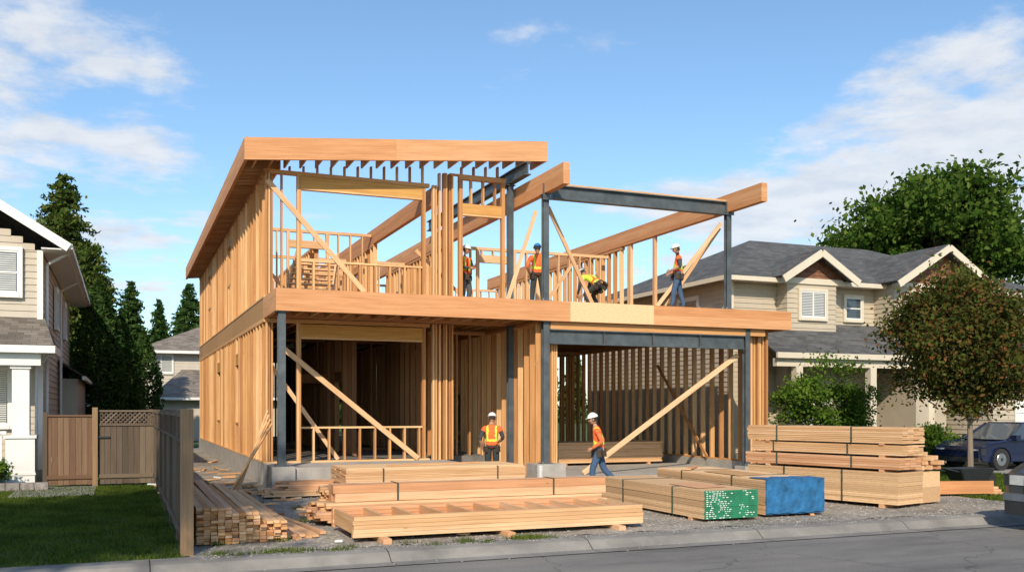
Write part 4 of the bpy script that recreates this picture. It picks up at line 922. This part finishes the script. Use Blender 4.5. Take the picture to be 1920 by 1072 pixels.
    M = Matrix.Rotation(math.radians(head_yaw), 3, 'Z') @ Matrix.Rotation(math.radians(head_pitch), 3, 'X'); hc = J['hed'] + M @ V3((0, .012, .085))
    mb = MB(); mb.jit = 0
    def hf(p):
        if p.z < 0: p = V3((p.x * (1 + p.z * 2.6), p.y * (1 + p.z * .8), p.z))
        return p
    mb.sphere(hc, .077, .094, .118, 'skin', 18, 14, fn=hf, M=M)
    L_ = lambda x, y, z: hc + M @ V3((x, y, z))
    mb.cyl(L_(0, .088, .02), L_(0, .112, -.022), .006, .014, 8, 'skin'); mb.cyl(L_(0, .108, -.024), L_(0, .08, -.034), .015, .008, 8, 'skin')
    for sg in (-1, 1):
        mb.sphere(L_(sg * .032, .083, .012), .012, .008, .008, 'eye', 8, 6, M=M); mb.sphere(L_(sg * .078, -.005, -.005), .01, .018, .03, 'skin', 8, 6, M=M); mb.beam(L_(sg * .015, .09, .032), L_(sg * .05, .078, .03), .008, .007, 'hair')
    mb.beam(L_(-.022, .082, -.056), L_(.022, .082, -.056), .01, .008, 'lips'); mb.sphere(hc, .082, .094, .12, 'hair', 16, 10, .0, .62, fn=lambda p: V3((p.x, min(p.y, .03) - .01, p.z)), M=M)
    mb.build('head', e, True)
    mb = MB(); mb.jit = 0
    mb.sphere(L_(0, -.005, .05), .108, .128, .105, helmet, 20, 8, 0, .5, M=M); mb.sphere(L_(0, .03, .048), .112, .15, .012, helmet, 20, 6, M=M); mb.sphere(L_(0, -.005, .06), .018, .115, .105, helmet, 10, 6, 0, .5, M=M); mb.cyl(L_(0, -.005, .045), L_(0, -.005, .06), .11, .11, 20, helmet)
    mb.build('hard_hat', e, True)
    mb = MB(); mb.jit = 0; c0 = J['pel'] + upv * .0; n = 20
    for k in range(n):
        t0, t1 = 2 * math.pi * k / n, 2 * math.pi * (k + 1) / n; a = c0 + rt * math.cos(t0) * .17 + fw * math.sin(t0) * .155; b_ = c0 + rt * math.cos(t1) * .17 + fw * math.sin(t1) * .155
        mb.beam(a, b_, .02, .05, 'leather', tuple(upv))
    for t0 in (8, 172, 60, 215, 325):
        a = math.radians(t0); c = c0 + rt * math.cos(a) * .185 + fw * math.sin(a) * .165 - upv * .08; d = (rt * math.cos(a) + fw * math.sin(a)).normalized(); s_ = upv.cross(d).normalized()
        mb.obox(c, d * .028, s_ * .055, upv * .075, 'leather'); mb.cyl(c + upv * .06, c + upv * .14, .012, .01, 6, R.choice(['wood_fir', 'steel', 'lamp_red']))
    if harness:
        for sg in (-1, 1):
            for f_ in (-1, 1): mb.beam(J['pel'] + rt * sg * .08 + fw * f_ * .155, J['che'] + rt * sg * .09 + fw * f_ * .16 + upv * .05, .04, .02, 'leather', tuple(fw))
    mb.build('tool_belt', e)
    for w_, el_, sg in (('wl', 'el', -1), ('wr', 'er', 1)):
        w = J[w_]; d = (w - J[el_]).normalized(); inn = V3((-sg, 0, 0)); inn = (inn - d * inn.dot(d)).normalized(); s_ = d.cross(inn).normalized()
        if s_.dot(V3((0, 1, 0))) < 0: s_ = -s_
        vv = [w - d * .02, w + d * .045]; rr = [.026, .03]; ee = [(0, 1)]
        for k, (o, ln) in enumerate(((.03, .075), (.011, .085), (-.009, .08), (-.028, .062))):
            b0 = w + d * .085 + s_ * o; b1 = b0 + d * ln * .45 + inn * .012; b2 = b1 + d * ln * .25 + inn * ln * .35; i = len(vv); vv += [b0, b1, b2]; rr += [.0125, .0095, .0075]; ee += [(1, i), (i, i + 1), (i + 1, i + 2)]
        t0 = w + d * .035 + s_ * .035 + inn * .01; t1 = t0 + d * .03 + s_ * .02 + inn * .015; t2 = t1 + d * .028 + inn * .012; i = len(vv); vv += [t0, t1, t2]; rr += [.014, .011, .008]; ee += [(1, i), (i, i + 1), (i + 1, i + 2)]
        hm = skin_mesh([tuple(v) for v in vv], ee, rr, 1); hm.materials.clear(); hm.materials.append(MATS['glove' if glove else 'skin']); ho = bpy.data.objects.new('hand', hm); sc.collection.objects.link(ho); ho.parent = e
        for p in hm.polygons: p.use_smooth = True
    return e
ZD = D1 - .012
person('construction_worker', (5.55, 2.75, ZD), -150, dict(el=(-.27, .05, 1.16), wl=(-.10, .27, 1.2), er=(.27, .05, 1.15), wr=(.12, .28, 1.12), kl=(-.12, .06, .5)), 'helmet_white', 'shirt_dark', 'vest_orange', 'vest_lime', 'pants_grey', head_yaw=20, head_pitch=-12, harness=True)
person('construction_worker', (7.32, 1.75, ZD), -14, dict(el=(-.29, .02, 1.16), wl=(-.2, .2, 1.0), er=(.29, .02, 1.16), wr=(.2, .2, 1.0), kl=(-.14, .02, .5), al=(-.16, -.02, .1), tl=(-.2, .14, .05), kr=(.14, .02, .5), ar=(.16, -.02, .1), tr=(.2, .14, .05)), 'helmet_blue', 'shirt_orange', 'vest_orange', 'vest_lime', 'pants_dark', 'short', head_pitch=-10)
person('construction_worker', (9.05, 1.75, ZD), 25, dict(pel=(0, -.2, .72), spi=(0, -.06, .86), che=(0, .12, .98), nek=(0, .26, 1.03), hed=(0, .34, 1.06), hl=(-.1, -.2, .68), kl=(-.2, .15, .48), al=(-.2, -.1, .1), tl=(-.22, .08, .05), hr=(.1, -.2, .68), kr=(.2, .18, .48), ar=(.2, -.02, .1), tr=(.22, .16, .05), sl=(-.18, .2, .98), el=(-.22, .32, .72), wl=(-.14, .45, .5), sr=(.18, .2, .98), er=(.24, .34, .72), wr=(.14, .48, .48)), 'helmet_white', 'shirt_dark', 'vest_lime', 'vest_orange', 'pants_dark', head_pitch=-40)
person('construction_worker', (10.98, .38, ZD), 62, dict(el=(-.27, -.05, 1.15), wl=(-.2, .2, 1.05), er=(.27, -.06, 1.14), wr=(.22, .2, 1.02), kl=(-.13, .12, .5), al=(-.14, .16, .1), tl=(-.16, .33, .05), kr=(.13, -.06, .5), ar=(.14, -.18, .1), tr=(.16, 0, .05)), 'helmet_white', 'shirt_dark', 'vest_orange', 'vest_lime', 'jeans', 'short', head_pitch=-15)
person('construction_worker', (5.35, .15, .02), -25, dict(el=(-.30, -.02, 1.16), wl=(-.26, .12, .93), er=(.28, .04, 1.16), wr=(.16, .24, 1.05)), 'helmet_white', 'shirt_dark', 'vest_orange', 'vest_lime', 'pants_dark', 'short', head_pitch=-12)
person('construction_worker', (6.83, -2.85, .02), 66, dict(pel=(0, 0, .95), che=(0, .05, 1.34), nek=(0, .08, 1.49), hed=(0, .11, 1.57), sl=(-.185, .05, 1.41), sr=(.185, .05, 1.41), el=(-.27, -.05, 1.15), wl=(-.24, .17, 1.0), er=(.26, -.12, 1.16), wr=(.24, .02, .92), kl=(-.1, .16, .52), al=(-.1, .14, .1), tl=(-.11, .32, .05), kr=(.1, -.12, .5), ar=(.1, -.44, .2), tr=(.11, -.34, .06)), 'helmet_white', 'shirt_orange', 'vest_orange', 'vest_lime', 'jeans', 'long', head_pitch=-12)

# ------------------------------------------------------------------ camera, light, sky
cam = bpy.data.cameras.new('camera'); co = bpy.data.objects.new('camera', cam); sc.collection.objects.link(co); sc.camera = co
co.location = (-3.31, -22.3, 1.93); co.rotation_euler = (math.radians(90), 0, -math.radians(22.3)); cam.sensor_width = 36; cam.lens = 1780 / 1920 * 36; cam.shift_y = (765 - 536) / 1920; cam.clip_end = 2000; cam.clip_start = .1
el = math.radians(33); sd = V3((-.43 * math.cos(el), -.903 * math.cos(el), math.sin(el)))
s_ = bpy.data.lights.new('sun', 'SUN'); s_.energy = 4.8; s_.angle = math.radians(.5); s_.color = (1, .87, .69); so = bpy.data.objects.new('sun', s_); sc.collection.objects.link(so); so.rotation_euler = (-sd).to_track_quat('-Z', 'Y').to_euler()
w = bpy.data.worlds.new('World'); sc.world = w; w.use_nodes = True; nt = w.node_tree; bg = nt.nodes['Background']
sky = N(nt, 'ShaderNodeTexSky', sky_type='NISHITA'); sky.sun_disc = False; sky.sun_elevation = el; sky.sun_rotation = math.atan2(sd.x, sd.y); sky.air_density = 1.0; sky.dust_density = .6; sky.ozone_density = 1.5
tc = N(nt, 'ShaderNodeTexCoord'); sep = N(nt, 'ShaderNodeSeparateXYZ'); nt.links.new(tc.outputs['Generated'], sep.inputs[0])
def math_(op, a, b_=None, c=None):
    n = N(nt, 'ShaderNodeMath', operation=op)
    for i, v in enumerate((a, b_, c)):
        if v is None: continue
        if isinstance(v, (int, float)): n.inputs[i].default_value = v
        else: nt.links.new(v, n.inputs[i])
    return n.outputs[0]
def mr(v, a, b_, c=0, d=1):
    n = N(nt, 'ShaderNodeMapRange', interpolation_type='SMOOTHSTEP'); nt.links.new(v, n.inputs[0])
    for i, x in enumerate((a, b_, c, d)): n.inputs[i + 1].default_value = x
    return n.outputs[0]
zz = math_('ADD', sep.outputs[2], .10); cx_ = math_('DIVIDE', sep.outputs[0], zz); cy_ = math_('DIVIDE', sep.outputs[1], zz)
cmb = N(nt, 'ShaderNodeCombineXYZ'); nt.links.new(cx_, cmb.inputs[0]); nt.links.new(cy_, cmb.inputs[1])
nz = noise(nt, cmb.outputs[0], 1.7, 10, .6)
nz2 = noise(nt, cmb.outputs[0], 4.5, 8, .6)
def blob(d, a, b_):
    d = V3(d).normalized(); n = N(nt, 'ShaderNodeVectorMath', operation='DOT_PRODUCT'); nt.links.new(tc.outputs['Generated'], n.inputs[0]); n.inputs[1].default_value = d; return mr(n.outputs['Value'], a, b_)
b1 = blob((-.06, 1.091, .27), .980, 1.0); b2 = blob((.80, .75, .18), .962, .998); b3 = blob((.64, .82, .15), .975, 1.0)
msk = math_('MAXIMUM', math_('MULTIPLY', b1, .72), math_('MAXIMUM', math_('MULTIPLY', b2, .95), math_('MULTIPLY', b3, .8)))
th = math_('SUBTRACT', math_('ADD', math_('ADD', nz, math_('MULTIPLY', nz2, .18)), math_('MULTIPLY', msk, .28)), .69); cf = mr(th, 0, .17, 0, .88)
skyc = mix(nt, 1.0, sky.outputs[0], (1.22, 1.42, 1.52), 'MULTIPLY')
shade = ramp(nt, nz2, [(.3, (5.3, 5.8, 6.6)), (.6, (7.2, 7.3, 7.5))])
cc = mix(nt, cf, skyc, shade); nt.links.new(cc, bg.inputs[0]); bg.inputs[1].default_value = .12
sc.view_settings.view_transform = 'Standard'; sc.view_settings.look = 'None'; sc.view_settings.exposure = 0
